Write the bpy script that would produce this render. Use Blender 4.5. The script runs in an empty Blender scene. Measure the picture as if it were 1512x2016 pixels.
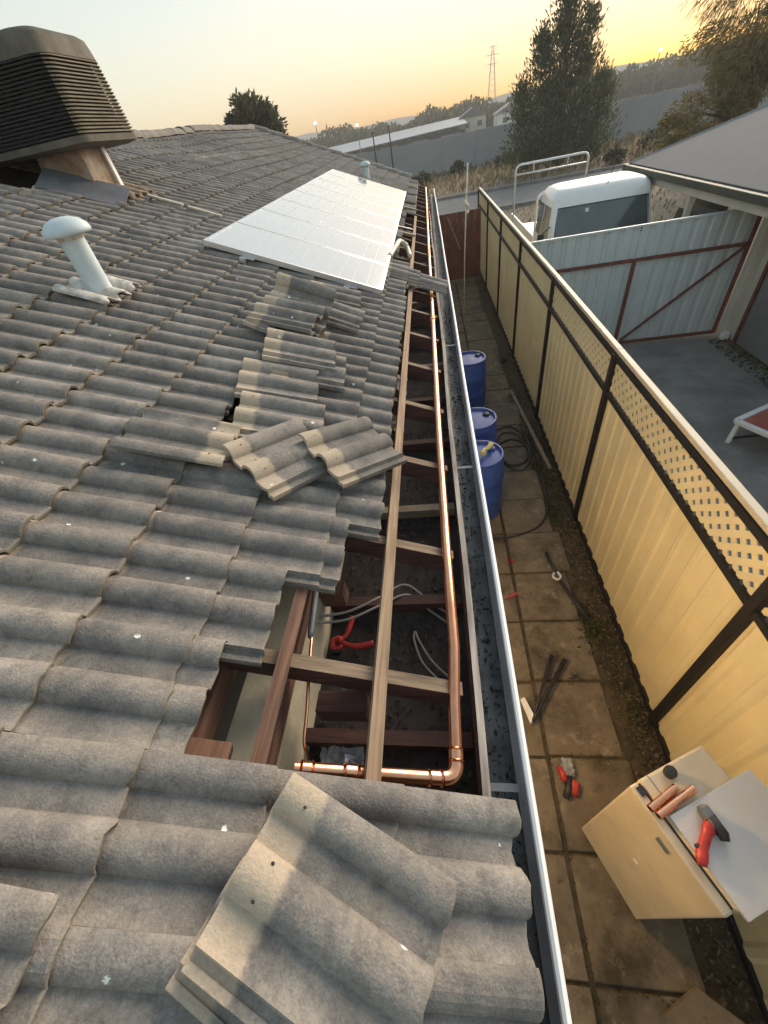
import bpy, math, random
from mathutils import Matrix, Vector
R = math.radians
random.seed(7)
S = bpy.context.scene
COL = S.collection

# ------------------------------------------------------------------ camera, sky, sun, exposure
cam_d = bpy.data.cameras.new("camera"); cam = bpy.data.objects.new("camera", cam_d); COL.objects.link(cam)
cam_d.sensor_fit = 'VERTICAL'; cam_d.sensor_height = 36.0; cam_d.sensor_width = 27.0
cam_d.lens = 13.95; cam_d.clip_start = 0.02; cam_d.clip_end = 3000
CH = 3.79                                   # eye height above the paving
cam.matrix_world = Matrix(((0.98567, 0.05989, 0.15768, 0), (0.07080, 0.70161, -0.70903, 0),
                           (-0.15309, 0.71004, 0.68732, CH), (0, 0, 0, 1)))
S.camera = cam
SUN_AZ, SUN_EL = R(32), R(1.6)              # azimuth clockwise from +Y (the gutter's direction)
W = bpy.data.worlds.new("World"); S.world = W; W.use_nodes = True
nt = W.node_tree; bg = nt.nodes["Background"]
sky = nt.nodes.new("ShaderNodeTexSky"); sky.sky_type = 'NISHITA'; sky.sun_disc = False
sky.sun_elevation = SUN_EL; sky.sun_rotation = SUN_AZ
sky.altitude = 0; sky.air_density = 1.0; sky.dust_density = 1.5; sky.ozone_density = 1.4
gm = nt.nodes.new("ShaderNodeGamma"); gm.inputs[1].default_value = 0.50          # evens out the bright horizon as the phone's exposure did
hs = nt.nodes.new("ShaderNodeHueSaturation"); hs.inputs['Hue'].default_value = .488; hs.inputs['Saturation'].default_value = 1.0
nt.links.new(sky.outputs[0], gm.inputs[0]); nt.links.new(gm.outputs[0], hs.inputs['Color']); nt.links.new(hs.outputs[0], bg.inputs[0]); bg.inputs[1].default_value = 0.118
sl = bpy.data.lights.new("sun", 'SUN'); so = bpy.data.objects.new("sun", sl); COL.objects.link(so)
sl.energy = 1.0; sl.angle = R(50); sl.color = (1.0, 0.84, 0.66)
sv = Vector((math.sin(SUN_AZ) * math.cos(R(14)), math.cos(SUN_AZ) * math.cos(R(14)), math.sin(R(14))))
so.rotation_euler = sv.to_track_quat('Z', 'Y').to_euler()
S.view_settings.view_transform = 'Standard'; S.view_settings.look = 'None'
S.view_settings.exposure = 2.92; S.view_settings.gamma = 1.0

# ------------------------------------------------------------------ materials
MATS = {}
def lk(m, a, b): m.node_tree.links.new(a, b)
def mat(name, col, rough=.7, metal=0., var=.25, scale=8., bump=0., bscale=40., col2=None, spec=.5, coat=0., trans=0., alpha=1., grain=None):
    if name in MATS: return MATS[name]
    m = bpy.data.materials.new(name); m.use_nodes = True; N = m.node_tree.nodes; b = N["Principled BSDF"]
    b.inputs['Roughness'].default_value = rough; b.inputs['Metallic'].default_value = metal
    b.inputs['Specular IOR Level'].default_value = spec; b.inputs['Coat Weight'].default_value = coat
    b.inputs['Transmission Weight'].default_value = trans; b.inputs['Alpha'].default_value = alpha
    tc = N.new("ShaderNodeTexCoord"); oi = N.new("ShaderNodeObjectInfo"); ad = N.new("ShaderNodeVectorMath"); ad.operation = 'ADD'
    mu = N.new("ShaderNodeMath"); mu.operation = 'MULTIPLY'; mu.inputs[1].default_value = 37.
    lk(m, oi.outputs['Random'], mu.inputs[0]); lk(m, tc.outputs['Object'], ad.inputs[0]); lk(m, mu.outputs[0], ad.inputs[1])
    no = N.new("ShaderNodeTexNoise"); no.inputs['Scale'].default_value = scale; no.inputs['Detail'].default_value = 6; no.inputs['Roughness'].default_value = .65
    if grain:
        gv = N.new('ShaderNodeVectorMath'); gv.operation = 'MULTIPLY'; gv.inputs[1].default_value = grain; lk(m, ad.outputs[0], gv.inputs[0]); ad = gv
    lk(m, ad.outputs[0], no.inputs['Vector'])
    cr = N.new("ShaderNodeValToRGB")
    c2 = col2 or tuple(c * (1 - var) for c in col); c1 = col if col2 else tuple(min(1, c * (1 + var)) for c in col)
    cr.color_ramp.elements[0].position = .32; cr.color_ramp.elements[1].position = .68
    cr.color_ramp.elements[0].color = (*c2, 1); cr.color_ramp.elements[1].color = (*c1, 1)
    lk(m, no.outputs['Fac'], cr.inputs[0]); lk(m, cr.outputs[0], b.inputs['Base Color'])
    if bump:
        n2 = N.new("ShaderNodeTexNoise"); n2.inputs['Scale'].default_value = bscale; n2.inputs['Detail'].default_value = 8
        bp = N.new("ShaderNodeBump"); bp.inputs['Strength'].default_value = bump; bp.inputs['Distance'].default_value = .003
        lk(m, ad.outputs[0], n2.inputs['Vector']); lk(m, n2.outputs['Fac'], bp.inputs['Height']); lk(m, bp.outputs[0], b.inputs['Normal'])
    m['ramp'] = cr.name; MATS[name] = m
    return m
def tile_material():
    m = mat('tile', (.285, .258, .228), .93, 0, 0, 7., .8, 170., col2=(.150, .141, .134), spec=.25)
    N = m.node_tree.nodes; b = N["Principled BSDF"]; cr = N[m['ramp']]
    uv = N.new("ShaderNodeUVMap"); uv.uv_map = 'UV'; sp = N.new("ShaderNodeSeparateXYZ"); lk(m, uv.outputs[0], sp.inputs[0])
    tc = N.new("ShaderNodeTexCoord"); oi = N.new("ShaderNodeObjectInfo"); ge = N.new("ShaderNodeNewGeometry")
    def math_(op, a, bb=None, cl=False):
        q = N.new("ShaderNodeMath"); q.operation = op; q.use_clamp = cl
        for i, v in enumerate((a, bb)):
            if v is None: continue
            if isinstance(v, (int, float)): q.inputs[i].default_value = v
            else: lk(m, v, q.inputs[i])
        return q.outputs[0]
    def mix(f, a, bb, mode='MIX'):
        q = N.new("ShaderNodeMix"); q.data_type = 'RGBA'; q.blend_type = mode
        if isinstance(f, float): q.inputs[0].default_value = f
        else: lk(m, f, q.inputs[0])
        for i, v in ((6, a), (7, bb)):
            if isinstance(v, tuple): q.inputs[i].default_value = (*v, 1)
            else: lk(m, v, q.inputs[i])
        return q.outputs[2]
    def noise(sc, det=5, rough=.6):
        q = N.new("ShaderNodeTexNoise"); q.inputs['Scale'].default_value = sc; q.inputs['Detail'].default_value = det; q.inputs['Roughness'].default_value = rough
        of = N.new("ShaderNodeVectorMath"); of.operation = 'ADD'; lk(m, tc.outputs['Object'], of.inputs[0])
        mm = math_('MULTIPLY', oi.outputs['Random'], 91.); lk(m, mm, of.inputs[1]); lk(m, of.outputs[0], q.inputs['Vector']); return q.outputs['Fac'], of.outputs[0]
    sm, vec = noise(260., 2); wob, _ = noise(22., 4)
    col = cr.outputs[0]
    rnd = math_('ADD', math_('MULTIPLY', oi.outputs['Random'], .5), math_('MULTIPLY', ge.outputs['Random Per Island'], .5))
    br = math_('ADD', .66, math_('MULTIPLY', rnd, .68)); q = N.new("ShaderNodeCombineColor"); [lk(m, br, q.inputs[i]) for i in range(3)]
    col = mix(1., col, q.outputs[0], 'MULTIPLY')
    s2, _ = noise(85., 4, .75); s3, _ = noise(3.2, 6, .7); spk = math_('ADD', -.22, math_('ADD', math_('ADD', math_('MULTIPLY', sm, .65), math_('MULTIPLY', s3, .75)), math_('MULTIPLY', s2, 1.0))); q = N.new("ShaderNodeCombineColor"); [lk(m, spk, q.inputs[i]) for i in range(3)]
    col = mix(1., col, q.outputs[0], 'MULTIPLY')
    # greenish lichen blotches
    li, _ = noise(5., 6, .7); lf = math_('MULTIPLY', math_('SUBTRACT', li, .53), 5., True); lf = math_('MULTIPLY', lf, .6)
    col = mix(lf, col, (.31, .275, .225))
    dk, _ = noise(13., 9, .78); dfk = math_('MULTIPLY', math_('SUBTRACT', dk, .50), 6., True); dfk = math_('MULTIPLY', dfk, .62)
    col = mix(dfk, col, (.085, .081, .080))
    # clean buff head that was under the lap
    hx = math_('ADD', sp.outputs[0], math_('MULTIPLY', math_('SUBTRACT', wob, .5), .10))
    hf = math_('MULTIPLY', math_('SUBTRACT', .245, hx), 26., True)
    col = mix(math_('MULTIPLY', hf, math_('ADD', .35, math_('MULTIPLY', s2, .8))), col, (.50, .41, .305))
    # mossy nose edge
    nf = math_('MULTIPLY', math_('SUBTRACT', math_('ADD', sp.outputs[0], math_('MULTIPLY', math_('SUBTRACT', wob, .5), .05)), .972), 60., True)
    col = mix(math_('MULTIPLY', nf, .4), col, (.22, .20, .155))
    # bird droppings
    vo = N.new("ShaderNodeTexVoronoi"); vo.inputs['Scale'].default_value = 8.; lk(m, vec, vo.inputs['Vector'])
    sc = N.new("ShaderNodeSeparateColor"); lk(m, vo.outputs['Color'], sc.inputs[0])
    df = math_('MULTIPLY', math_('LESS_THAN', math_('ADD', vo.outputs['Distance'], math_('MULTIPLY', s2, .17)), .148), math_('GREATER_THAN', sc.outputs[0], .42))
    col = mix(df, col, (.80, .80, .76))
    lk(m, col, b.inputs['Base Color'])
    return m
def leaf_material(name, dark, light):
    m = bpy.data.materials.new(name); m.use_nodes = True; N = m.node_tree.nodes; b = N["Principled BSDF"]
    ge = N.new("ShaderNodeNewGeometry"); cr = N.new("ShaderNodeValToRGB")
    cr.color_ramp.elements[0].color = (*dark, 1); cr.color_ramp.elements[1].color = (*light, 1)
    lk(m, ge.outputs['Random Per Island'], cr.inputs[0]); lk(m, cr.outputs[0], b.inputs['Base Color'])
    b.inputs['Roughness'].default_value = .7; b.inputs['Specular IOR Level'].default_value = .2
    tr = N.new("ShaderNodeBsdfTranslucent"); mx = N.new("ShaderNodeMixShader"); mx.inputs[0].default_value = .35
    lk(m, cr.outputs[0], tr.inputs[0]); lk(m, b.outputs[0], mx.inputs[1]); lk(m, tr.outputs[0], mx.inputs[2]); lk(m, mx.outputs[0], N["Material Output"].inputs[0])
    MATS[name] = m; return m
def stain(m, sc, lo_, hi, c):
    N = m.node_tree.nodes; b = N["Principled BSDF"]; ge = N.new("ShaderNodeNewGeometry"); no = N.new("ShaderNodeTexNoise"); no.inputs['Scale'].default_value = sc; no.inputs['Detail'].default_value = 8; no.inputs['Roughness'].default_value = .7
    lk(m, ge.outputs['Position'], no.inputs['Vector']); mr = N.new("ShaderNodeMapRange"); mr.inputs[1].default_value = lo_; mr.inputs[2].default_value = hi; lk(m, no.outputs['Fac'], mr.inputs[0])
    mx = N.new("ShaderNodeMix"); mx.data_type = 'RGBA'; mx.inputs[7].default_value = (*c, 1); lk(m, mr.outputs[0], mx.inputs[0]); lk(m, b.inputs['Base Color'].links[0].from_socket, mx.inputs[6]); lk(m, mx.outputs[2], b.inputs['Base Color'])
M = {}
M['tile'] = tile_material()
M['sark'] = mat('sarking', (.035, .03, .03), .9)
M['batten'] = mat('batten_timber', (.30, .205, .13), .85, 0, .42, 60., .6, 90., grain=(1, .05, 1))
M['redbat'] = mat('red_batten_timber', (.155, .080, .052), .85, 0, .45, 60., .6, 90., grain=(1, .05, 1))
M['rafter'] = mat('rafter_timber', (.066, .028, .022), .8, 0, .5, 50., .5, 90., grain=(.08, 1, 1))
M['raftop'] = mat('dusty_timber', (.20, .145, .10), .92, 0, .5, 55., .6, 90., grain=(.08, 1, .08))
M['fillet'] = mat('weathered_fillet', (.38, .34, .30), .9, 0, .5, 30., .6, 80., grain=(1, .08, 1))
M['copper'] = mat('copper', (.85, .43, .26), .27, 1., 0, 7., .05, 60., col2=(.62, .27, .15))
M['copper_b'] = mat('copper_bright', (.86, .42, .25), .24, 1., .08, 12.)
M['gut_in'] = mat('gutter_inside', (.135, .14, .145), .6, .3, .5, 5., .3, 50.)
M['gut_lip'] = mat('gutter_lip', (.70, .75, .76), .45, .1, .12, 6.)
M['debris'] = leaf_material('gutter_debris', (.035, .032, .03), (.12, .108, .095))
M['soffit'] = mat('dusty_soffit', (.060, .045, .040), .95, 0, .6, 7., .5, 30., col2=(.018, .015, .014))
M['cream'] = mat('cream_masonry', (.58, .52, .38), .9, 0, .15, 10., .5, 60.)
M['brickm'] = mat('house_brick', (.30, .16, .10), .9, 0, .3, 12., .5, 50.)
M['fence'] = mat('fence_cream', (.62, .535, .335), .55, 0, .10, 1.6, .05, 60.)
stain(M['fence'], 1.1, .55, .85, (.50, .43, .27))
M['fence_top'] = mat('fence_capping', (.50, .42, .30), .5, 0, .1, 5.)
M['fdark'] = mat('fence_dark', (.014, .012, .012), .6, 0, .2, 6., spec=.3)
M['slab'] = mat('paving_slab', (.22, .175, .125), .92, 0, 0, 4., .5, 60., col2=(.12, .095, .068))
stain(M['slab'], 1.7, .50, .66, (.055, .042, .026)); stain(M['slab'], 5., .56, .70, (.30, .255, .20)); stain(M['slab'], 14., .60, .70, (.06, .055, .03))
M['soil'] = mat('soil', (.075, .055, .032), .98, 0, .5, 12., 1., 30.)
M['litter'] = leaf_material('leaf_litter', (.035, .028, .015), (.26, .20, .13))
M['moss'] = leaf_material('moss', (.03, .04, .012), (.10, .115, .035))
M['earth'] = mat('dry_earth', (.20, .165, .12), .98, 0, .3, .5, .6, 8.)
M['asphalt'] = mat('asphalt', (.13, .135, .14), .95, 0, .2, 2., .4, 60.)
M['conc'] = mat('driveway_concrete', (.25, .245, .235), .93, 0, 0, 1.6, .4, 60., col2=(.16, .158, .154))
stain(M['conc'], .9, .48, .72, (.11, .11, .107))
M['white'] = mat('white_metal', (.70, .71, .71), .5, 0, .06, 5.)
M['vent'] = mat('vent_paint', (.50, .585, .62), .6, 0, .08, 8., .1)
M['ventb'] = mat('vent_flashing', (.66, .64, .60), .7, 0, .35, 22., .4, 40., col2=(.33, .29, .24))
M['panel'] = mat('solar_glass', (.42, .43, .44), .14, 0, .03, 1., spec=.9, coat=1.)
M['panline'] = mat('solar_busbar', (.50, .51, .52), .45, .0, .03)
M['alu'] = mat('aluminium', (.62, .63, .64), .4, .8, .05)
M['cool'] = mat('cooler_plastic', (.19, .17, .125), .8, 0, .3, 5., .3, 30., spec=.25)
M['coolb'] = mat('cooler_shell', (.105, .096, .078), .8, 0, .35, 5., .3, 30., spec=.25)
M['black'] = mat('black_plastic', (.018, .018, .02), .5, 0, .2)
M['pad_shade'] = mat('cooler_pad_and_shade', (.022, .021, .022), .95, 0, .4, 30.)
M['rust'] = mat('rusty_steel', (.21, .115, .06), .85, 0, 0, 7., .4, 40., col2=(.40, .36, .30))
M['lead'] = mat('lead_flashing', (.17, .18, .20), .6, .4, .2, 6.)
M['mortar'] = mat('mortar', (.48, .43, .37), .95, 0, .2, 20., .6, 40.)
M['blue'] = mat('blue_drum_plastic', (.028, .082, .37), .45, 0, .15, 5.)
M['yell'] = mat('yellow_plastic', (.65, .60, .22), .5)
M['hose'] = mat('black_hose', (.02, .02, .02), .5)
M['stick'] = mat('grey_timber', (.24, .19, .14), .9, 0, .3, 10.)
M['gate'] = mat('gate_sheet', (.50, .56, .58), .5, .1, .06, 2.)
M['gred'] = mat('gate_frame_paint', (.14, .045, .035), .7, 0, .3, 8.)
M['rgate'] = mat('red_brown_board', (.16, .060, .038), .8, 0, .25, 3.)
M['nroof'] = mat('neighbour_roof_metal', (.125, .13, .14), .8, 0, .06, 2.)
M['green'] = mat('dark_green_gutter', (.045, .052, .035), .55)
M['nwall'] = mat('pale_render', (.52, .50, .43), .9, 0, .1, 2.)
M['gdoor'] = mat('garage_panel', (.17, .17, .175), .8, 0, .15, 2.)
M['truck'] = mat('truck_white_paint', (.72, .73, .72), .35, 0, .05, 3., coat=.4)
M['glass'] = mat('truck_glass', (.07, .088, .095), .09, 0, .2, 2., spec=.8)
M['tyre'] = mat('tyre', (.02, .02, .02), .9)
M['lampred'] = mat('red_lens', (.4, .03, .02), .3)
M['red'] = mat('red_paint', (.43, .030, .025), .45, 0, .25, 20.)
M['redtop'] = mat('red_mat', (.33, .085, .065), .8, 0, .15, 5.)
M['fridge'] = mat('fridge_cream', (.56, .475, .345), .5, 0, .13, 3.5, .08, 30.)
M['board'] = mat('white_board', (.56, .54, .525), .55, 0, .05, 4.)
M['wire'] = mat('grey_cable', (.23, .21, .19), .7)
M['pvc'] = mat('pvc_conduit', (.62, .57, .46), .5)
M['plast'] = mat('clear_plastic_film', (.42, .44, .47), .35, 0, .3, 20., spec=.6)
M['wallg'] = mat('noise_wall_concrete', (.29, .30, .315), .9, 0, .08, .3)
M['shed'] = mat('shed_roof_metal', (.30, .33, .37), .7, 0, .1, .1)
M['hill'] = mat('far_hill', (.11, .115, .12), 1.)
M['bark'] = mat('bark', (.10, .075, .055), .95, 0, .3, 6., .6, 20.)
M['conif'] = leaf_material('conifer_leaf', (.042, .053, .026), (.13, .145, .075))
M['euc'] = leaf_material('weeping_leaf', (.085, .075, .032), (.26, .205, .085))
M['olive'] = leaf_material('olive_leaf', (.030, .038, .018), (.10, .11, .055))
M['farwood'] = leaf_material('far_wood_leaf', (.065, .072, .050), (.13, .138, .10))
M['drygrass'] = leaf_material('dry_grass', (.11, .085, .045), (.36, .29, .18))
M['bulb'] = mat('lamp_glass', (.9, .8, .6), .3)
def emat(name, col, st):
    m = bpy.data.materials.new(name); m.use_nodes = True; b = m.node_tree.nodes["Principled BSDF"]
    b.inputs['Base Color'].default_value = (*col, 1); b.inputs['Emission Color'].default_value = (*col, 1); b.inputs['Emission Strength'].default_value = st
    MATS[name] = m; return m
M['lit'] = emat('lit_lamp', (1., .93, .8), 2.5)

# ------------------------------------------------------------------ mesh helpers
class MB:
    def __init__(s): s.v = []; s.f = []; s.m = []; s.uv = None
    def quad(s, a, b, c, d, mi=0):
        n = len(s.v); s.v += [tuple(a), tuple(b), tuple(c), tuple(d)]; s.f.append((n, n + 1, n + 2, n + 3)); s.m.append(mi); return s
    def box(s, c, d, rot=None, mi=0, top=None):
        n = len(s.v); h = [x / 2 for x in d]
        for z in (-1, 1):
            for y in (-1, 1):
                for x in (-1, 1):
                    p = Vector((x * h[0], y * h[1], z * h[2]))
                    if rot is not None: p = rot @ p
                    s.v.append(tuple(p + Vector(c)))
        F = [(0, 2, 3, 1), (4, 5, 7, 6), (0, 1, 5, 4), (2, 6, 7, 3), (0, 4, 6, 2), (1, 3, 7, 5)]
        for i, f in enumerate(F): s.f.append(tuple(n + k for k in f)); s.m.append(top if (top is not None and i == 1) else mi)
        return s
    def bar(s, a, b, w, h, mi=0, up=(0, 0, 1), top=None):           # box from a to b, w across, h along 'up'
        a = Vector(a); b = Vector(b); x = (b - a); L = x.length; x.normalize(); z = Vector(up); y = z.cross(x).normalized(); z = x.cross(y)
        rot = Matrix((x, y, z)).transposed(); return s.box((a + b) / 2, (L, w, h), rot, mi, top)
    def tube(s, pts, r, n=10, mi=0, cap=True):
        pts = [Vector(p) for p in pts]; rs = r if isinstance(r, (list, tuple)) else [r] * len(pts)
        base = len(s.v); prev = None
        for i, p in enumerate(pts):
            d = (pts[min(i + 1, len(pts) - 1)] - pts[max(i - 1, 0)]); d = d.normalized() if d.length > 1e-9 else Vector((0, 0, 1))
            if prev is None: u = d.orthogonal().normalized()
            else:
                u = prev - d * prev.dot(d); u = u.normalized() if u.length > 1e-6 else d.orthogonal().normalized()
            prev = u; w = d.cross(u)
            for k in range(n):
                t = 2 * math.pi * k / n; s.v.append(tuple(p + (u * math.cos(t) + w * math.sin(t)) * rs[i]))
        for i in range(len(pts) - 1):
            for k in range(n):
                a = base + i * n + k; b = base + i * n + (k + 1) % n; s.f.append((a, b, b + n, a + n)); s.m.append(mi)
        if cap:
            s.f.append(tuple(base + k for k in range(n))[::-1]); s.m.append(mi)
            e = base + (len(pts) - 1) * n; s.f.append(tuple(e + k for k in range(n))); s.m.append(mi)
        return s
    def lathe(s, prof, c, n=24, mi=0):
        return s.tube([(c[0], c[1], c[2] + z) for _, z in prof], [max(r, 1e-4) for r, _ in prof], n, mi) if all(prof[i + 1][1] > prof[i][1] for i in range(len(prof) - 1)) else s._lathe(prof, c, n, mi)
    def _lathe(s, prof, c, n, mi):
        base = len(s.v)
        for r, z in prof:
            for k in range(n):
                t = 2 * math.pi * k / n; s.v.append((c[0] + r * math.cos(t), c[1] + r * math.sin(t), c[2] + z))
        for i in range(len(prof) - 1):
            for k in range(n):
                a = base + i * n + k; b = base + i * n + (k + 1) % n; s.f.append((a, b, b + n, a + n)); s.m.append(mi)
        return s
    def prism(s, poly, y0, y1, axis='Y', mi=0, caps=True):          # poly of (a, b) pairs, extruded along an axis
        n = len(s.v); k = len(poly)
        for y in (y0, y1):
            for a, b in poly: s.v.append({'Y': (a, y, b), 'X': (y, a, b), 'Z': (a, b, y)}[axis])
        for i in range(k): s.f.append((n + i, n + (i + 1) % k, n + k + (i + 1) % k, n + k + i)); s.m.append(mi)
        if caps:
            s.f.append(tuple(n + i for i in range(k))[::-1]); s.m.append(mi); s.f.append(tuple(n + k + i for i in range(k))); s.m.append(mi)
        return s
    def loft(s, rings, mi=0, cap=True):
        n = len(s.v); k = len(rings[0])
        for r in rings: s.v += [tuple(p) for p in r]
        for i in range(len(rings) - 1):
            for j in range(k): a = n + i * k + j; b = n + i * k + (j + 1) % k; s.f.append((a, b, b + k, a + k)); s.m.append(mi)
        if cap:
            s.f.append(tuple(n + i for i in range(k))[::-1]); s.m.append(mi); e = n + (len(rings) - 1) * k; s.f.append(tuple(e + i for i in range(k))); s.m.append(mi)
        return s
    def leaf(s, p, L, w, d, u=None, mi=0):
        d = Vector(d).normalized(); u = d.orthogonal().normalized() if u is None else u
        a = random.uniform(0, 6.28); u = Matrix.Rotation(a, 3, d) @ u; p = Vector(p)
        return s.quad(p, p + d * L * .5 + u * w * .5, p + d * L, p + d * L * .5 - u * w * .5, mi)
    def mesh(s, name, mats):
        me = bpy.data.meshes.new(name); me.from_pydata(s.v, [], s.f); me.polygons.foreach_set('material_index', s.m)
        for m in mats: me.materials.append(m)
        me.update(); return me
WL = {}
def link(o, parent=None):
    COL.objects.link(o)
    if parent is not None:
        o.parent = parent; o.matrix_parent_inverse = Matrix.Translation(-WL[parent.name])
def obj(name, mb, mats, parent=None, smooth=False, bevel=0., loc=None, basis=None):
    if isinstance(mats, bpy.types.Material): mats = [mats]
    me = mb if isinstance(mb, bpy.types.Mesh) else mb.mesh(name, mats)
    if smooth:
        me.polygons.foreach_set('use_smooth', [True] * len(me.polygons)); me.update()
    o = bpy.data.objects.new(name, me); link(o, parent)
    if basis is not None: o.matrix_basis = basis
    elif loc is not None: o.location = loc
    WL[o.name] = Vector(o.location)
    if smooth == 'auto':
        md = o.modifiers.new('es', 'EDGE_SPLIT'); md.split_angle = R(38)
    if bevel:
        md = o.modifiers.new('bv', 'BEVEL'); md.width = bevel; md.segments = 2; md.limit_method = 'ANGLE'
    return o
def empty(name, loc, parent=None):
    o = bpy.data.objects.new(name, None); o.empty_display_size = .1; link(o, parent); o.location = loc; WL[o.name] = Vector(loc); return o
def tag(o, label=None, cat=None, group=None, kind=None):
    for k, v in (('label', label), ('category', cat), ('group', group), ('kind', kind)):
        if v: o[k] = v
    return o
def thing(name, loc, label, cat, group=None): return tag(empty(name, loc), label, cat, group)
def copy(o, parent=None, basis=None):
    c = o.copy(); COL.objects.link(c)
    if parent is not None: c.parent = parent; c.matrix_parent_inverse = Matrix.Translation(-WL[parent.name])
    if basis is not None: c.matrix_basis = basis
    WL[c.name] = Vector(c.location); return c
def spline(pts, n=8):
    P = [Vector(p) for p in pts]; P = [P[0]] + P + [P[-1]]; out = []
    for i in range(1, len(P) - 2):
        for k in range(n):
            t = k / n; a, b, c, d = P[i - 1], P[i], P[i + 1], P[i + 2]
            out.append(.5 * ((2 * b) + (c - a) * t + (2 * a - 5 * b + 4 * c - d) * t * t + (3 * b - a - 3 * c + d) * t ** 3))
    return out + [P[-2]]
PITCH = R(22); CP, SP = math.cos(PITCH), math.sin(PITCH)
def rp(s, y, h=0.):                                                  # a point on the roof: s down the slope, y along the eave, h above the tiles
    return Vector((-.4533 + CP * s + SP * h, y, CH - 1.1219 - SP * s + CP * h))
RR = Matrix.Rotation(PITCH, 4, 'Y')
UPN = Vector((SP, 0, CP))

# ------------------------------------------------------------------ ground and setting
def ground():
    m = MB(); xs = [-440, -60, -12, 1.63, 40, 440]; ys = [-60, -30, 16.2, 29.5, 33, 60, 600]
    def gz(x, y): return -.03
    for i in range(len(xs) - 1):
        for j in range(len(ys) - 1):
            m.quad((xs[i], ys[j], -.03), (xs[i + 1], ys[j], -.03), (xs[i + 1], ys[j + 1], -.03), (xs[i], ys[j + 1], -.03))
    tag(obj('ground', m, M['earth']), kind='structure')
ground()
tag(obj('driveway', MB().box((3.45, 5.0, -.022), (3.55, 22.0, .05)), M['conc']), kind='structure')
tag(obj('road', MB().box((0, 28.6, -.026), (260, 6.4, .012)), M['asphalt']), kind='structure')
tag(obj('kerb', MB().box((0, 31.95, .045), (260, .22, .15)), M['conc']), kind='structure')
tag(obj('kerb', MB().box((-6, 25.25, .045), (248, .22, .15)), M['conc']), kind='structure')
tag(obj('side_path_soil', MB().box((.52, 6.9, -.035), (2.2, 18.6, .03)), M['soil']), kind='structure')

paving = tag(empty('paving', (.5, 6, 0)), kind='structure')
random.seed(3)
for jx, (xa, xb) in enumerate(((-.54, .07), (.075, .675), (.685, 1.29))):
    y = -1.43
    while y < 14.0:
        d = .6 + random.uniform(-.012, .012); cr = random.uniform(-.012, .012)
        m = MB(); z = .0 + random.uniform(-.006, .006); g = .010
        xr = xb + (random.uniform(-.05, .03) if jx == 2 else 0)
        m.loft([[(xa + g, y + g, -.03), (xr - g, y + g, -.03), (xr - g, y + d - g, -.03), (xa + g, y + d - g, -.03)],
                [(xa + g, y + g, z - .008), (xr - g, y + g, z - .008), (xr - g, y + d - g, z - .008 + cr), (xa + g, y + d - g, z - .008 + cr)],
                [(xa + g + .008, y + g + .008, z), (xr - g - .008, y + g + .008, z), (xr - g - .008, y + d - g - .008, z + cr), (xa + g + .008, y + d - g - .008, z + cr)]])
        obj('paving_slab', m, M['slab'], paving); y += d
def litter(name, n, fn, sz, mt, label, cat, z=0.004):
    m = MB()
    for _ in range(n):
        x, y = fn(); a = random.uniform(0, 6.28); s_ = sz * random.uniform(.4, 1.3)
        m.leaf((x, y, z + random.uniform(0, .018)), s_, s_ * .45, (math.cos(a), math.sin(a), random.uniform(-.1, .35)))
    tag(obj(name, m, mt), label, cat, kind='stuff')
litter('leaf_litter', 5200, lambda: (1.55 - abs(random.gauss(0, .12)), random.uniform(-1.2, 5.5) if random.random() < .75 else random.uniform(5, 14)), .035, M['litter'], 'dry leaf litter along the foot of the cream fence', 'leaf litter', -.012)
def mossp():
    c = random.choice(((1.38, 2.05, .11, .16), (1.42, 3.9, .1, .35), (1.45, 4.9, .1, .4), (1.36, 5.3, .15, .2), (1.45, 1.4, .06, .2)))
    return random.gauss(c[0], c[2]) if random.random() < 2 else 0, random.gauss(c[1], c[3])
def mossq():
    while True:
        p = mossp()
        if p[0] < 1.55: return p
litter('moss', 3600, mossq, .022, M['moss'], 'patches of green moss in the soil by the fence', 'moss', -.012)
litter('joint_moss', 2600, lambda: ((random.choice((.07, .68, .68)) + random.gauss(0, .008), random.uniform(-1.2, 10)) if random.random() < .5 else (random.uniform(.1, 1.3), -1.43 + .6 * random.randint(0, 18) + random.gauss(0, .012))), .02, M['moss'], 'moss and dirt in the joints between the slabs', 'moss', -.006)
litter('path_weeds', 500, lambda: (1.30 + random.gauss(0, .05), random.choice((2.1, 3.7, 4.6, 5.4, 6.6, 8.2)) + random.gauss(0, .12)), .05, M['moss'], 'tufts of weeds along the edge of the slabs', 'weeds', .0)
litter('grit', 420, lambda: (random.uniform(.2, 1.5), random.uniform(-.6, 9)), .02, M['litter'], 'scattered dry leaf scraps on the paving slabs', 'leaf scraps', .006)

# ------------------------------------------------------------------ the house and its roof
house = thing('house', (-4, 6, 0), 'low house with grey concrete tiled roof and stripped eave', 'house')
WT = CH - 1.29                                                       # top of the masonry
wall = obj('wall', MB().box((-.66, 6.6, WT / 2 - .02), (.16, 17.0, WT)), [M['cream']], house)
obj('wall', MB().box((-8.0, 6.6, WT / 2 - .02), (.2, 17.0, WT)), M['cream'], house)
obj('wall', MB().prism([(-7.88, 0), (-.75, 0), (-.75, 2.3), (-4.3, 3.75), (-7.88, 2.3)], 14.2, 14.4, 'Y'), M['cream'], house)
obj('top_plate', MB().box((-.795, 6.6, CH - 1.20), (.10, 17, .09)), M['redbat'], house)
obj('inner_plate', MB().box((-.575, 6.6, WT - .035), (.012, 17, .05)), M['redbat'], house)
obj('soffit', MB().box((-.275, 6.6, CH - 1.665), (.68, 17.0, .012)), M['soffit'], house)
obj('fascia', MB().box((.055, 6.6, CH - 1.575), (.022, 17.0, .19)), M['rafter'], house)
fl = MB()
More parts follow.
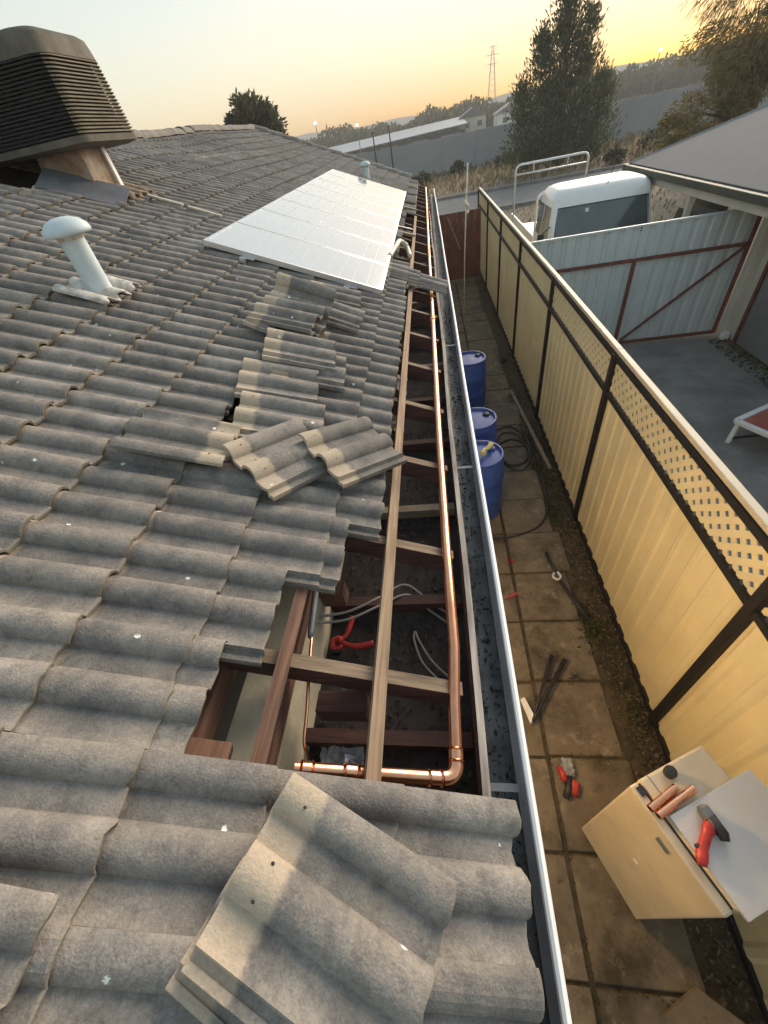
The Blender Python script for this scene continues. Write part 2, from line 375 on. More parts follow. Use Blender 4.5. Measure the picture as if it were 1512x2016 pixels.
ys = [-1.9 + .6 * i for i in range(29)]
for a, b in zip(ys[:-1], ys[1:]):
    fx = lambda y: .062 - .006 * max(0, y - 1.5) + .006 * math.sin(y * 2.1)
    fl.bar((fx(a), a, CH - 1.462), (fx(b), b, CH - 1.462), .024, .026)
obj('tilting_fillet', fl, M['fillet'], house)
roof = obj('roof', MB().quad(rp(-4.35, -1.9, -.14), rp(-.42, -1.9, -.14), rp(-.42, 14.5, -.14), rp(-4.35, 14.5, -.14)), M['sark'], house)
obj('far_slope', MB().prism([(-4.45, 4.21), (-8.5, 2.55), (-8.5, 2.49), (-4.45, 4.14)], -1.9, 14.5, 'Y'), M['tile'], roof)

# tile: local x runs head to nose (0..0.42), local y from near (-) to far edge (0), z up
RT_ = (-1, -.94, -.80, -.58, -.30, 0, .30, .58, .80, .94, 1)
def roll(c, hw=.047, h=.036, tmax=1.01): return [(round(c + t * hw, 4), h * (1 - abs(t) ** 2.3) ** .62) for t in RT_ if t <= tmax]
PROF = [(-.300, .013), (-.290, .008), (-.274, .0015), (-.250, .0)] + roll(-.180) + [(-.104, .0)] + roll(-.030, tmax=.6) + [(0, .0275)]
LEDGE = [(-.338, -.010), (-.336, -.003), (-.321, -.003), (-.319, -.008), (-.306, -.008), (-.304, -.001)]
def tile_mesh(name, L=.42, drop=.030, full=True, jit=0.):
    """a concrete tile with two rolls, a side-lock ledge on its near side and a thick nose"""
    m = MB(); top = (LEDGE if full else []) + PROF; th = .015; uv = []
    xs = (0, .11, .30, L - .006, L) if full else (.06, L - .005, L)
    def zz(x, z): return z - drop * (1 - x / L)
    k = len(top); nose = [random.gauss(0, jit) for _ in top]; nose = [(nose[max(0, i - 1)] + 2 * nose[i] + nose[min(k - 1, i + 1)]) / 3 for i in range(k)]
    if jit and random.random() < .5: c_ = random.randrange(k); nose = [v - max(0, .018 - .009 * abs(i - c_)) for i, v in enumerate(nose)]   # a chip
    for i, x in enumerate(xs):
        e = .003 if x == L else 0
        for q_, (y, z) in enumerate(top): m.v.append((x + (nose[q_] if x > .38 else 0), y, zz(x, z) - e)); uv.append((x / L, y / .3))
    for i in range(len(xs) - 1):
        for j in range(k - 1): a = i * k + j; m.f.append((a, a + 1, a + k + 1, a + k)[::-1]); m.m.append(0)
    b0 = len(m.v)
    for x in ((0, L) if full else (xs[0], L)):
        for q_, (y, z) in enumerate(top): m.v.append((x + (nose[q_] if x > .38 else 0), y, zz(x, z) - th)); uv.append((x / L, y / .3))
    ll = (len(xs) - 1) * k
    for j in range(k - 1):
        m.f.append((ll + j, ll + j + 1, b0 + k + j + 1, b0 + k + j)[::-1]); m.m.append(0)
        if full:
            m.f.append((j, j + 1, b0 + j + 1, b0 + j)); m.m.append(0)
            m.f.append((b0 + j, b0 + j + 1, b0 + k + j + 1, b0 + k + j)); m.m.append(0)
    for j in ((0, k - 1) if full else (k - 1,)):
        for i in range(len(xs) - 1):
            a, b = i * k + j, (i + 1) * k + j
            if i == 0: c0 = b0 + j
            c = [b0 + j, b0 + k + j]
        f = tuple(i * k + j for i in range(len(xs))) + (b0 + k + j, b0 + j)
        m.f.append(f if j == 0 else f[::-1]); m.m.append(0)
    me = m.mesh(name, [M['tile']]); u = me.uv_layers.new(name='UV')
    for li, lp in enumerate(me.loops): u.data[li].uv = uv[lp.vertex_index]
    sm = [True] * len(me.polygons)
    for i, p in enumerate(me.polygons):
        sm[i] = i < (len(xs) - 1) * (k - 1)
    me.polygons.foreach_set('use_smooth', sm); me.update(); me.set_sharp_from_angle(angle=R(34))
    return me, m, uv
random.seed(11)
TILES = [tile_mesh('roof_tile', jit=.0035)[0] for _ in range(10)]
FARM = tile_mesh('far_tile', full=False)
CRS = lambda k: .63 - .32 * k
NCOL, NCRS = 48, 16
spots = []
for j in range(-5, NCOL):
    yj = .24 + .30 * j
    for k in range(0, NCRS):
        s = CRS(k); dh = 0
        if j >= 1:
            if k == 0: continue
            if j == 1:
                if k == 1: continue
                if k == 2: s, dh = -.25, -.012
            elif j == 2:
                if k == 1: continue
                if k == 2: s, dh = -.13, -.012
            elif j == 3:
                if k == 1: s, dh = .05, -.012
            elif 18 <= j <= 29:
                if k == 1: continue
                if k == 2: s = s + (.06 if j % 3 else -.04)
            elif j > 29:
                if k == 1 and j % 4 == 1: continue
                s = s - (.10 if k == 1 else 0); dh = -.01 if k == 1 else 0
            else:
                if k == 1: s, dh = .19 + random.uniform(-.008, .008), -.012
        if j == -1 and k == 1: continue                              # the gap under the big loose pair
        if k in (3, 4) and (j, k) in ((6, 3), (5, 3), (8, 3), (9, 3)): continue
        if -3.75 < s < -3.1 and 4.35 < yj < 5.1: continue            # cooler shaft
        spots.append((s, yj, dh, j, k))
def sag(s, y): return -.012 * math.sin(y * .9 + s) - (.05 * math.sin((y - 7.5) / 3.2 * math.pi) if 7.5 < y < 10.7 and s < -3 else 0)
def near(t):
    p = rp(t[0] - .16, t[1] - .15); q = p - cam.location; d = cam.matrix_world.to_3x3().transposed() @ q
    if d.z >= -.05: return -1 / (1 + q.length)
    x, y = d.x / -d.z, d.y / -d.z
    if abs(x) > 1.08 or abs(y) > 1.42: return -1 / (1 + q.length)
    return 1 / q.length * abs(q.normalized().dot(UPN))
spots.sort(key=near, reverse=True)
random.seed(5)
for s, yj, dh, j, k in spots[:300]:
    T = Matrix.Translation(rp(s, yj, sag(s, yj) + dh + random.uniform(-.003, .003)))
    B = T @ RR @ Matrix.Rotation(random.gauss(0, .007), 4, 'Z') @ Matrix.Rotation(random.gauss(0, .006), 4, 'X') @ Matrix.Rotation(random.gauss(0, .004) - dh * 2, 4, 'Y') @ Matrix.Translation((-.42 + random.uniform(-.005, .005), random.uniform(-.002, .002), 0))
    o = bpy.data.objects.new('roof_tile', random.choice(TILES)); link(o, roof); o.matrix_basis = B
fm = MB(); fuv = []
for s, yj, dh, j, k in spots[300:]:
    T = Matrix.Translation(rp(s, yj, sag(s, yj) + dh)) @ RR @ Matrix.Rotation(random.gauss(0, .006), 4, 'Z') @ Matrix.Translation((-.42 + random.uniform(-.006, .006), 0, random.uniform(-.003, .003)))
    n = len(fm.v); fm.v += [tuple(T @ Vector(v)) for v in FARM[1].v]; fm.f += [tuple(i + n for i in f) for f in FARM[1].f]; fm.m += FARM[1].m; fuv += FARM[2]
fme = fm.mesh('far_roof_tiles', [M['tile']]); u = fme.uv_layers.new(name='UV')
for li, lp in enumerate(fme.loops): u.data[li].uv = fuv[lp.vertex_index]
tag(obj('far_roof_tiles', fme, None, roof), kind='stuff')
# ridge caps along the top and the far verge
cap = MB()
cp = [(math.cos(t) * .13, math.sin(t) * .10) for t in [math.pi * i / 8 for i in range(9)]]
cap.prism([(a, b) for a, b in cp] + [(a * .88, b * .86) for a, b in cp[::-1]], -.2, .22, 'Y', 0)
capm = cap.mesh('ridge_cap', [M['tile']]); capm.uv_layers.new(name='UV')
for lp in range(len(capm.loops)): capm.uv_layers['UV'].data[lp].uv = (.6, .5)
for i in range(41):
    y = -1.8 + i * .40; o = bpy.data.objects.new('ridge_cap', capm); link(o, roof)
    o.matrix_basis = Matrix.Translation(rp(-4.40, y, sag(-4.3, y) + .0) + Vector((0, 0, -.01))) @ Matrix.Rotation(R(random.uniform(-1.5, 3)), 4, 'X') @ Matrix.Rotation(R(random.uniform(-3, 3)), 4, 'Y')
for i in range(12):
    s = -4.2 + i * .40
    if s > .15: break
    o = bpy.data.objects.new('verge_cap', capm); link(o, roof)
    o.matrix_basis = Matrix.Translation(rp(s, 14.45, .0)) @ RR @ Matrix.Rotation(R(-90), 4, 'Z') @ Matrix.Rotation(R(3), 4, 'X')
# battens and rafters
def batten(s, y0, y1, mt, w=.042, h0=-.040):
    m = MB(); a = rp(s, y0, h0 - .0175); b = rp(s, y1, h0 - .0175); m.bar(a, b, w, .035, up=UPN); return obj('batten', m, mt, roof)
batten(.245, .18, 5.05, M['batten']); batten(.235, 5.1, 9.1, M['batten']); batten(.205, 9.3, 14.4, M['batten'], .05)
batten(-.068, -1.0, 1.9, M['redbat']); batten(-.068, 1.92, 14.4, M['redbat'])
batten(-.388, -1.0, 14.4, M['redbat'])
batten(.245, -1.5, .16, M['redbat'])
for i in range(-3, 25):
    y = -.05 + .6 * i + random.uniform(-.012, .012)
    if 4.9 < y < 5.0: y += .12
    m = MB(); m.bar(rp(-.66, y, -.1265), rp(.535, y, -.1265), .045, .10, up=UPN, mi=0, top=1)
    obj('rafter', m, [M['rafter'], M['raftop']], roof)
    if -1 < i < 22:                                                  # ceiling joist / soffit bearer beside the rafter
        m = MB().box((-.27, y - .10 + (.06 if i > 3 else 0), CH - 1.615), (.62, .05, .055)); obj('soffit_bearer', m, M['rafter'] if i % 3 else M['stick'], roof)
obj('noggin', MB().bar(rp(-.36, .275, -.115), rp(-.15, .275, -.115), .05, .07, up=UPN), M['redbat'], roof)
obj('packing_block', MB().box((-.40, .50, CH - 1.42), (.17, .07, .09)), M['rafter'], roof)
obj('packing_block', MB().box((-.52, .99, CH - 1.45), (.10, .07, .10)), M['redbat'], roof)
# gutter
GX0, GX1, GZ = .072, .190, CH - 1.60
g = MB(); prof = [(GX0, GZ + .10), (GX0, GZ), (GX0 + .03, GZ - .012), (GX1 - .022, GZ - .012), (GX1 - .012, GZ + .02), (GX1 - .004, GZ + .095), (GX1 - .001, GZ + .095), (GX1 - .008, GZ - .016), (GX0 - .003, GZ - .016), (GX0 - .003, GZ + .10)]
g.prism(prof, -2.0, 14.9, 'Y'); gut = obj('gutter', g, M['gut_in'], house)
lp_ = MB()
for a, b in zip(ys[:-1], ys[1:]):
    f = lambda y: GX1 + .004 - .0016 * y + .002 * math.sin(y * 1.7)
    n = 8; ring = lambda y: [(f(y) + .0115 * math.cos(2 * math.pi * k / n), y, GZ + .122 + .012 * math.sin(2 * math.pi * k / n)) for k in range(n)]
    lp_.loft([ring(a), ring(b)], cap=True)
obj('gutter_bead', lp_, mat('gutter_bead_paint', (.82, .85, .85), .5, 0, .06, 6.), gut)
obj('gutter_face', MB().prism([(GX1 + .001, GZ - .02), (GX1 + .004, GZ - .02), (GX1 + .004, GZ + .12), (GX1 + .001, GZ + .12)], -2.0, 14.9, 'Y'), M['gut_lip'], gut)
obj('gutter_shelf', MB().prism([(GX1 - .028, GZ + .085), (GX1 - .012, GZ + .10), (GX1 + .0, GZ + .104), (GX1 + .0, GZ + .101), (GX1 - .012, GZ + .096), (GX1 - .026, GZ + .080)], -2.0, 14.9, 'Y'), M['lead'], gut)
for y in (.30, 1.9, 3.7, 5.6, 7.6, 9.8, 12.):
    obj('gutter_strap', MB().box(((GX0 + GX1) / 2, y, GZ + .088), (.118, .022, .003)), M['lead'], gut)
db = MB(); random.seed(21)
for _ in range(1700):
    y = random.uniform(-1.5, 14.5) if random.random() < .35 else random.uniform(-.4, 5)
    a = random.uniform(0, 6.28); l = random.uniform(.006, .028)
    db.leaf((random.uniform(GX0 + .006, GX1 - .02), y, GZ - .006 + abs(random.gauss(0, .012))), l, l * .5, (math.cos(a), math.sin(a), random.uniform(-.1, .5)))
tag(obj('gutter_debris', db, M['debris'], gut), kind='stuff')
# dust and rubble on the soffit
db = MB()
for _ in range(5000):
    y = random.uniform(.2, 2.6) if random.random() < .5 else random.uniform(2.5, 13)
    a = random.uniform(0, 6.28); l = random.uniform(.005, .03)
    db.leaf((random.uniform(-.55, .03), y, CH - 1.657 + abs(random.gauss(0, .006))), l, l * .5, (math.cos(a), math.sin(a), random.uniform(-.1, .5)))
tag(obj('soffit_dust', db, M['debris'], house), kind='stuff')
random.seed(8)
def crumple(name, c, sx, sy, amp, mt, n=14, parent=None):
    m = MB()
    for i in range(n):
        for j in range(n):
            m.v.append((c[0] + (i / (n - 1) - .5) * sx + random.uniform(-.3, .3) * sx / n, c[1] + (j / (n - 1) - .5) * sy + random.uniform(-.3, .3) * sy / n, c[2] + random.uniform(0, amp)))
    for i in range(n - 1):
        for j in range(n - 1): a = i * n + j; m.f.append((a, a + 1, a + n + 1, a + n)); m.m.append(0)
    return obj(name, m, mt, parent)
# rubble / insulation tufts between the far rafters
for i in range(4, 13):
    y = -.05 + .6 * i + .3
    crumple('insulation_tuft', (-.42, y + random.uniform(-.05, .05), CH - 1.62), .28, .42, .10, M['mortar'] if i % 2 else M['stick'], 9, house)

# ------------------------------------------------------------------ loose tiles
def loose(A, alpha, h, label, tilt=(0, 0), flip=False):
    o = bpy.data.objects.new('loose_roof_tile', random.choice(LT)); link(o)
    B = Matrix.Translation(rp(A[0], A[1], h)) @ RR @ Matrix.Rotation(R(alpha), 4, 'Z') @ Matrix.Rotation(R(tilt[0]), 4, 'X') @ Matrix.Rotation(R(tilt[1]), 4, 'Y')
    if flip: B = B @ Matrix.Rotation(math.pi, 4, 'X') @ Matrix.Translation((0, .3, 0))
    o.matrix_basis = B; tag(o, label, 'roof tile', 'loose roof tiles'); return o
def loose_mesh():
    me, m, uv = tile_mesh('loose_roof_tile', drop=0., jit=.003); n = len(m.v)
    for hx_, hy in ((.055, -.150), (.055, -.212), (.06, -.045)):     # nail holes
        zt_ = max(z for y, z in PROF if abs(y - hy) < .012)
        n = len(m.v); m.v += [(hx_ + .0042 * math.cos(a), hy + .0032 * math.sin(a), zt_ + .0015) for a in [i * math.pi / 4 for i in range(8)]]; uv += [(.15, .5)] * 8; m.f.append(tuple(range(n, n + 8))); m.m.append(1)
    me2 = m.mesh('loose_roof_tile', [M['tile'], M['black']]); u = me2.uv_layers.new(name='UV')
    for li, lp in enumerate(me2.loops): u.data[li].uv = uv[lp.vertex_index]
    me2.polygons.foreach_set('use_smooth', [True] * len(me2.polygons)); me2.update(); me2.set_sharp_from_angle(angle=R(34)); return me2
random.seed(19); LT = [loose_mesh() for _ in range(6)]
loose((.026, .214), -22, .090, 'large loose tile lying askew nearest the camera, on top of its pair')
loose((.012, .186), -23.5, .052, 'lower tile of the askew pair nearest the camera, mostly hidden')
loose((-.536, 1.329), 54, .062, 'askew loose tile left of the tile that overhangs the timber batten', (2, 1))
loose((-.253, 1.495), 48, .085, 'askew loose tile overhanging the long timber batten', (2, 3))
loose((-.700, 2.148), 9, .036, 'straight loose tile with tan head, upper of two below the messy stack', (0, 0))
loose((-.603, 1.815), 7, .034, 'straight loose tile with tan head, lower of two below the messy stack', (0, 0))
loose((-.499, 1.222), 184, .050, 'loose tile turned round with its tan head towards the gutter', (1, 0))
loose((-.76, 2.90), -15, .066, 'bottom tile of the messy stack below the solar panels', (-3, 1))
loose((-.79, 2.935), -7, .112, 'middle tile of the messy stack below the solar panels', (2, -6))
loose((-.76, 3.10), -4, .235, 'top tile of the messy stack, tipped up on its edge', (36, 0))
loose((-.665, 2.491), 10, .086, 'upper tile of the pair in front of the messy stack', (-2, 1))
loose((-.575, 2.40), 7, .045, 'lower tile of the pair in front of the messy stack')
loose((-.634, 3.702), 9, .042, 'loose tile with pink-tan head just under the solar panel corner')
loose((-.545, 3.36), -4, .050, 'brown-ended loose tile between the solar panels and the messy stack', (0, 1))
loose((-.775, .01), -4, .050, 'loose tile lying doubled on the roof in the lower left corner', (0, .5))
loose((.215, 4.97), -2, .020, 'grey tile laid across the copper pipe as a bridge', (0, -1))
loose((-.10, 4.98), 0, .036, 'tile lying beside the tile that bridges the copper pipe')

# ------------------------------------------------------------------ plumbing and things in the eave
pipe = thing('copper_pipe_run', rp(.5, .3, -.1), 'long shiny copper pipe running along the opened eave to an elbow', 'pipe')
rad = .0205
P0 = rp(.506, .33, -.096); main = [P0, rp(.505, .50, -.085), rp(.503, .68, -.051), rp(.494, 1.1, -.051), rp(.484, 2.06, -.051), rp(.478, 4.38, -.051), rp(.466, 7.15, -.051), rp(.452, 14.0, -.051)]
obj('long_pipe', MB().tube(main, rad, 20), M['copper'], pipe, smooth='auto')
E0 = rp(.47, .287, -.101)
elb = []
for i in range(9):
    t = i / 8 * math.pi / 2; elb.append(rp(.464 + .042 * math.sin(t), .29 + .042 * (1 - math.cos(t)), -.101 + .004 * i / 8))
obj('elbow', MB().tube(elb, rad * 1.14, 20), M['copper_b'], pipe, smooth='auto')
obj('cross_pipe', MB().tube([rp(.03, .262, -.101), rp(.47, .29, -.101)], rad, 20), M['copper'], pipe, smooth='auto')
def collar(a, b, c0): obj('collar', MB().tube([a, a.lerp(b, .12), a.lerp(b, .2), a.lerp(b, .8), a.lerp(b, .88), b], [rad * 1.06, rad * 1.32, rad * 1.12, rad * 1.12, rad * 1.32, rad * 1.06], 20), M['copper_b'], pipe, smooth='auto')
cx = lambda s: rp(s, .262 + (s - .03) * .0636, -.101)
collar(cx(.415), cx(.462), 0); collar(cx(.165), cx(.215), 0); collar(cx(.045), cx(.085), 0); collar(rp(.506, .335, -.096), rp(.506, .375, -.0935), 0)
collar(rp(.4785, 3.9, -.051), rp(.478, 3.97, -.051), 0)
tp = thing('thin_copper_pipe', rp(.0, .6, -.2), 'thin copper pipe with grey lagging dropping past the rafter', 'pipe')
obj('bare_pipe', MB().tube(spline([rp(0, .69, -.16), rp(.018, .55, -.155), rp(.036, .43, -.155), rp(.045, .35, -.16), rp(.06, .325, -.18), rp(.07, .315, -.21)], 6), .0055, 10), M['copper'], tp, True)
obj('lagging', MB().tube([rp(-.03, .98, -.16), rp(-.006, .70, -.16), rp(-.004, .68, -.16)], [.012, .012, .009], 10), M['lead'], tp, True)
def gun():
    z = CH - 1.625; t = thing('red_cutting_tool', (-.50, .85, z - .03), 'red handled ratchet cutter lying in the eave behind the nearest bare rafter', 'tool')
    obj('head', MB().tube(spline([(-.50, .825, z), (-.535, .815, z + .004), (-.545, .845, z + .012), (-.515, .862, z + .01)], 4), .013, 10), M['red'], t, True)
    obj('jaw', MB().box((-.53, .805, z - .005), (.04, .025, .03)), M['black'], t, bevel=.004)
    obj('handle', MB().tube(spline([(-.515, .855, z + .008), (-.49, .875, z + .008), (-.478, .91, z + .012), (-.466, .965, z + .02)], 5), [.010] * 8 + [.013] * 8, 10), M['red'], t, True)
    obj('handle', MB().tube(spline([(-.515, .850, z + .0), (-.47, .832, z), (-.42, .828, z), (-.36, .842, z)], 5), [.011] * 8 + [.014] * 8, 10), M['red'], t, True)
    obj('pivot', MB().tube([(-.512, .85, z - .02), (-.512, .85, z + .026)], .014, 12), M['red'], t, True)
gun()
zc = CH - 1.645
def cable(name, pts, r, label, mt=None): tag(obj(name, MB().tube(spline(pts, 8), r, 7), mt or M['wire'], None, True), label, 'cable', 'cables in the eave')
cable('electric_cable', [(-.56, .86, zc + .22), (-.45, .92, zc + .16), (-.33, 1.03, zc + .10), (-.22, 1.12, zc + .06), (-.1, 1.04, zc + .02), (.02, .96, zc + .01)], .006, 'grey cable arching over the soffit, farther of the pair')
cable('electric_cable', [(-.56, .83, zc + .22), (-.45, .88, zc + .16), (-.33, .99, zc + .09), (-.21, 1.07, zc + .05), (-.1, 1.00, zc + .01), (.01, .91, zc + .01)], .006, 'grey cable arching over the soffit, nearer of the pair')
cable('electric_cable', [(-.06, .66, zc + .03), (-.14, .75, zc + .02), (-.18, .86, zc + .01), (-.175, .90, zc + .01), (-.16, .86, zc + .01), (-.10, .76, zc + .01), (.0, .66, zc + .02)], .005, 'short bent loop of cable beside the long batten')
tag(crumple('plastic_film', (-.44, .40, CH - 1.655), .17, .17, .045, M['plast'], 11), 'crumpled clear plastic film on the soffit by the thin pipe', 'plastic film')

# PVC conduit under the solar panels' edge
cv = thing('pvc_conduit', rp(.05, 6.3, 0), 'cream bent conduit pipes emerging beside the solar panels', 'conduit')
obj('bent_pipe', MB().tube(spline([rp(-.05, 5.25, .06), rp(.0, 5.8, .07), rp(.03, 6.15, .06), rp(.10, 6.25, .02), rp(.16, 6.2, -.01), rp(.2, 5.9, -.02)], 6), .028, 10), M['pvc'], cv, True)
obj('coupling', MB().tube([rp(.07, 6.22, .04), rp(.13, 6.25, .01)], .036, 10), M['pvc'], cv, True)
for i, (y, s) in enumerate(((6.9, .05), (7.25, .02), (9.2, .06))):
    t = obj('scrap_timber', MB().bar(rp(s - .1, y, .02), rp(s + .17, y + .1, .02), .09, .03, up=UPN), M['stick'] if i != 1 else M['black'], None, bevel=.003)
    tag(t, ('grey timber offcut on the roof edge beyond the conduit', 'black offcut on the roof edge beyond the conduit', 'farthest timber offcut on the roof edge past the solar panels')[i], 'timber')

# ------------------------------------------------------------------ roof furniture
sol = thing('solar_array', rp(-.8, 7, .02), 'row of pale reflective solar panels on the tiled roof', 'solar panels')
SW, S0, S1, Y0 = .86, -1.625, -.035, 3.95
for i in range(8):
    ya, yb = Y0 + i * SW, Y0 + i * SW + SW - .018
    p = MB(); hh = .075; fr = .03
    def bb(s0, s1, y0, y1, h0, h1, m): m.loft([[rp(s0, y0, h0), rp(s1, y0, h0), rp(s1, y1, h0), rp(s0, y1, h0)], [rp(s0, y0, h1), rp(s1, y0, h1), rp(s1, y1, h1), rp(s0, y1, h1)]])
    bb(S0 + fr, S1 - fr, ya + fr, yb - fr, hh - .004, hh - .001, p); pn = obj('solar_panel', p, M['panel'], sol)
    f = MB(); bb(S0, S1, ya, ya + fr, hh - .04, hh, f); bb(S0, S1, yb - fr, yb, hh - .04, hh, f)
    bb(S0, S0 + fr, ya + fr, yb - fr, hh - .04, hh, f); bb(S1 - fr, S1, ya + fr, yb - fr, hh - .04, hh, f); obj('frame', f, M['alu'], pn)
    c = MB()
    for q in range(1, 12): s_ = S0 + fr + q * (S1 - S0 - 2 * fr) / 12; bb(s_ - .003, s_ + .003, ya + fr, yb - fr, hh - .002, hh - .0005, c)
    obj('cell_lines', c, M['panline'], pn)
for s_ in (-1.28, -.36):
    obj('rail', MB().bar(rp(s_, Y0 - .06, .015), rp(s_, Y0 + 8 * SW, .015), .04, .036, up=UPN), M['alu'], sol)
    for y_ in (Y0 - .02, 5.6, 7.2, 8.8, 10.4):
        obj('foot', MB().bar(rp(s_, y_, .035), rp(s_ + .10, y_, .035), .035, .006, up=UPN).bar(rp(s_ + .02, y_ - .015, .032), rp(s_ + .02, y_ - .015, -.02), .03, .03, up=(1, 0, .2)), M['alu'], sol)
def roof_vent(c, r, hgt, cr, label, bk=True):
    t = thing('roof_vent', c, label, 'roof vent')
    obj('pipe', MB()._lathe([(r, -.12), (r, hgt), (r * .9, hgt), (r * .9, hgt - .02)], c, 28, 0), M['vent'], t, 'auto')
    z = hgt
    obj('cowl', MB()._lathe([(.0, z + .075), (cr * .35, z + .072), (cr * .7, z + .055), (cr * .93, z + .028), (cr, z + .005), (cr * .96, z - .010), (cr * .8, z - .012), (r * 1.15, z - .004), (r * .8, z - .004)], c, 32, 0), M['vent'], t, True)
    if bk: obj('neck', MB()._lathe([(r * 1.02, z - .035), (r * 1.1, z - .012), (r * 1.1, z), (r, z)], c, 28, 0), M['ventb'], t, True)
    return t
vc = Vector((-2.06, 2.62, CH - .57))
v1 = roof_vent(vc, .068, .42, .130, 'pale blue-white mushroom roof vent on a white flashing')
fl = MB()                                                            # flashing that follows the tile rolls
ny = 34; nx = 8
def prz(y):
    q = ((y - .24) % .30) - .30
    for (a, za), (b, zb) in zip(PROF[:-1], PROF[1:]):
        if a <= q <= b: return za + (zb - za) * (q - a) / (b - a)
    return .02
def flash(parent, s0, s1, y0, y1, mt, lift=.014):
    m = MB()
    for i in range(nx + 1):
        for j in range(ny + 1):
            s_ = s0 + (s1 - s0) * i / nx; y_ = y0 + (y1 - y0) * j / ny
            if i == nx: s_ += .018 * math.sin(j * 1.3)
            k = ((.63 - s_) % .32) / .32
            m.v.append(tuple(rp(s_, y_, prz(y_) + lift - .02 * k * 0 + random.uniform(-.001, .001))))
    for i in range(nx):
        for j in range(ny): a = i * (ny + 1) + j; m.f.append((a, a + ny + 1, a + ny + 2, a + 1)); m.m.append(0)
    o = obj('flashing', m, mt, parent, True); md = o.modifiers.new('so', 'SOLIDIFY'); md.thickness = .008; md.offset = 1; return o
flash(v1, -1.90, -1.60, 2.42, 2.83, M['ventb'])
obj('flashing_skirt', MB()._lathe([(.135, -.145), (.10, -.11), (.08, -.06)], vc + Vector((0, 0, .085)), 24, 0), M['ventb'], v1, True)
roof_vent(Vector((-1.36, 11.75, CH - .86)), .075, .33, .12, 'small grey roof vent behind the far end of the solar panels')

ev = thing('evaporative_cooler', (-3.45, 4.95, CH), 'bulky evaporative cooler with louvred tan side on the roof', 'air cooler')
zb, zt = CH + .31, CH + 1.0
def rr(x0, x1, y0, y1, z, r=.12, n=5):
    pts = []
    for cx_, cy_, a0 in ((x1 - r, y0 + r, -90), (x1 - r, y1 - r, 0), (x0 + r, y1 - r, 90), (x0 + r, y0 + r, 180)):
        for i in range(n): a = R(a0 + 90 * i / (n - 1)); pts.append((cx_ + r * math.cos(a), cy_ + r * math.sin(a), z))
    return pts
X0, X1, YA, YB = -4.02, -2.90, 4.48, 5.46
def sec(t, off=0.): return rr(X0 + .10 * t - off, X1 - .07 * t + off, YA + .13 * t - off, YB - .06 * t + off, zb + (zt - zb) * t)
obj('core', MB().loft([sec(.06, -.05), sec(.82, -.05)]), M['pad_shade'], ev)
obj('base_tray', MB().loft([sec(-.03, -.06), sec(0, .0), sec(.065, .008), sec(.075, -.01)]), M['coolb'], ev, 'auto')
obj('top_hood', MB().loft([sec(.78, .008), sec(.88, .004), [(x * .985 + .015 * -3.45, y * .985 + .015 * 4.95, zt - .03) for x, y, z in sec(.9)], [(x * .9 + .1 * -3.45, y * .9 + .1 * 4.95, zt) for x, y, z in sec(.9)], [(x * .5 + .5 * -3.45, y * .5 + .5 * 4.95, zt + .035) for x, y, z in sec(.9)]]), M['coolb'], ev, 'auto')
for i in range(20):
    t = .085 + i * .0355
    ring = lambda tt, o: [p for p in sec(tt, o)]
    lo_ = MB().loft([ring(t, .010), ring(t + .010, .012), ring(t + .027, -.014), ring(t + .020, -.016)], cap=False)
    lo_.m = [1 if (i % 20) in (15, 16, 17, 18, 19, 0, 1) else 0 for i in range(len(lo_.f))]  # near-side slats take the pad's black, painting in that side's shade
    obj('louvre', lo_, [M['cool'], M['pad_shade']], ev)
obj('badge', MB().box((X1 - .07, YB - .22, zt - .075), (.012, .10, .06), Matrix.Rotation(R(-14), 3, 'Y')), M['white'], ev, bevel=.003)
dr = MB(); dr.box((-3.36, 4.90, CH + .03), (.46, .40, .62)); obj('duct', dr, M['rust'], ev, bevel=.01)
obj('duct_edge', MB().box((-3.102, 5.06, CH + .04), (.018, .05, .5), Matrix.Rotation(R(6), 3, 'X')), M['white'], ev)
obj('flashing_sheet', MB().bar((-3.5, 4.50, CH + .16), (-2.86, 4.66, CH - .10), .30, .012, up=(.4, -.35, .9)), M['lead'], ev)
flash(ev, -3.0, -2.62, 4.72, 5.22, M['rust'])
for i, (a, b) in enumerate(((-3.2, -2.85), (-2.6, -2.25), (-2.2, -1.86))):
    obj('mortar_patch', MB().bar(rp(a, 5.03, .03), rp(b, 5.04, .03), .045, .02, up=UPN), M['mortar'], ev, bevel=.006)

# ------------------------------------------------------------------ boundary fence
fence = thing('boundary_fence', (1.57, 7, 0), 'long cream corrugated boundary fence with lattice strip and dark posts', 'fence')
FX = 1.57; ZT = 2.10
sheet = MB(); nrib = 12; pw = 2.35; pts = []
for i in range(nrib):
    y0 = i * pw / nrib; w = pw / nrib
    pts += [(y0, 0), (y0 + w * .30, 0), (y0 + w * .42, -.013), (y0 + w * .62, -.013), (y0 + w * .74, 0)]
pts.append((pw, 0))
for y, x in pts: sheet.v += [(x, y, .04), (x, y, ZT - .42)]
for i in range(len(pts) - 1): sheet.f.append((2 * i, 2 * i + 1, 2 * i + 3, 2 * i + 2)); sheet.m.append(0)
she = sheet.mesh('fence_sheet', [M['fence']])
lat = MB(); pit = .075; t = .0225                                     # diagonal lattice: strips with diamond holes
z0l, z1l = ZT - .375, ZT - .075; c45 = math.sqrt(.5)
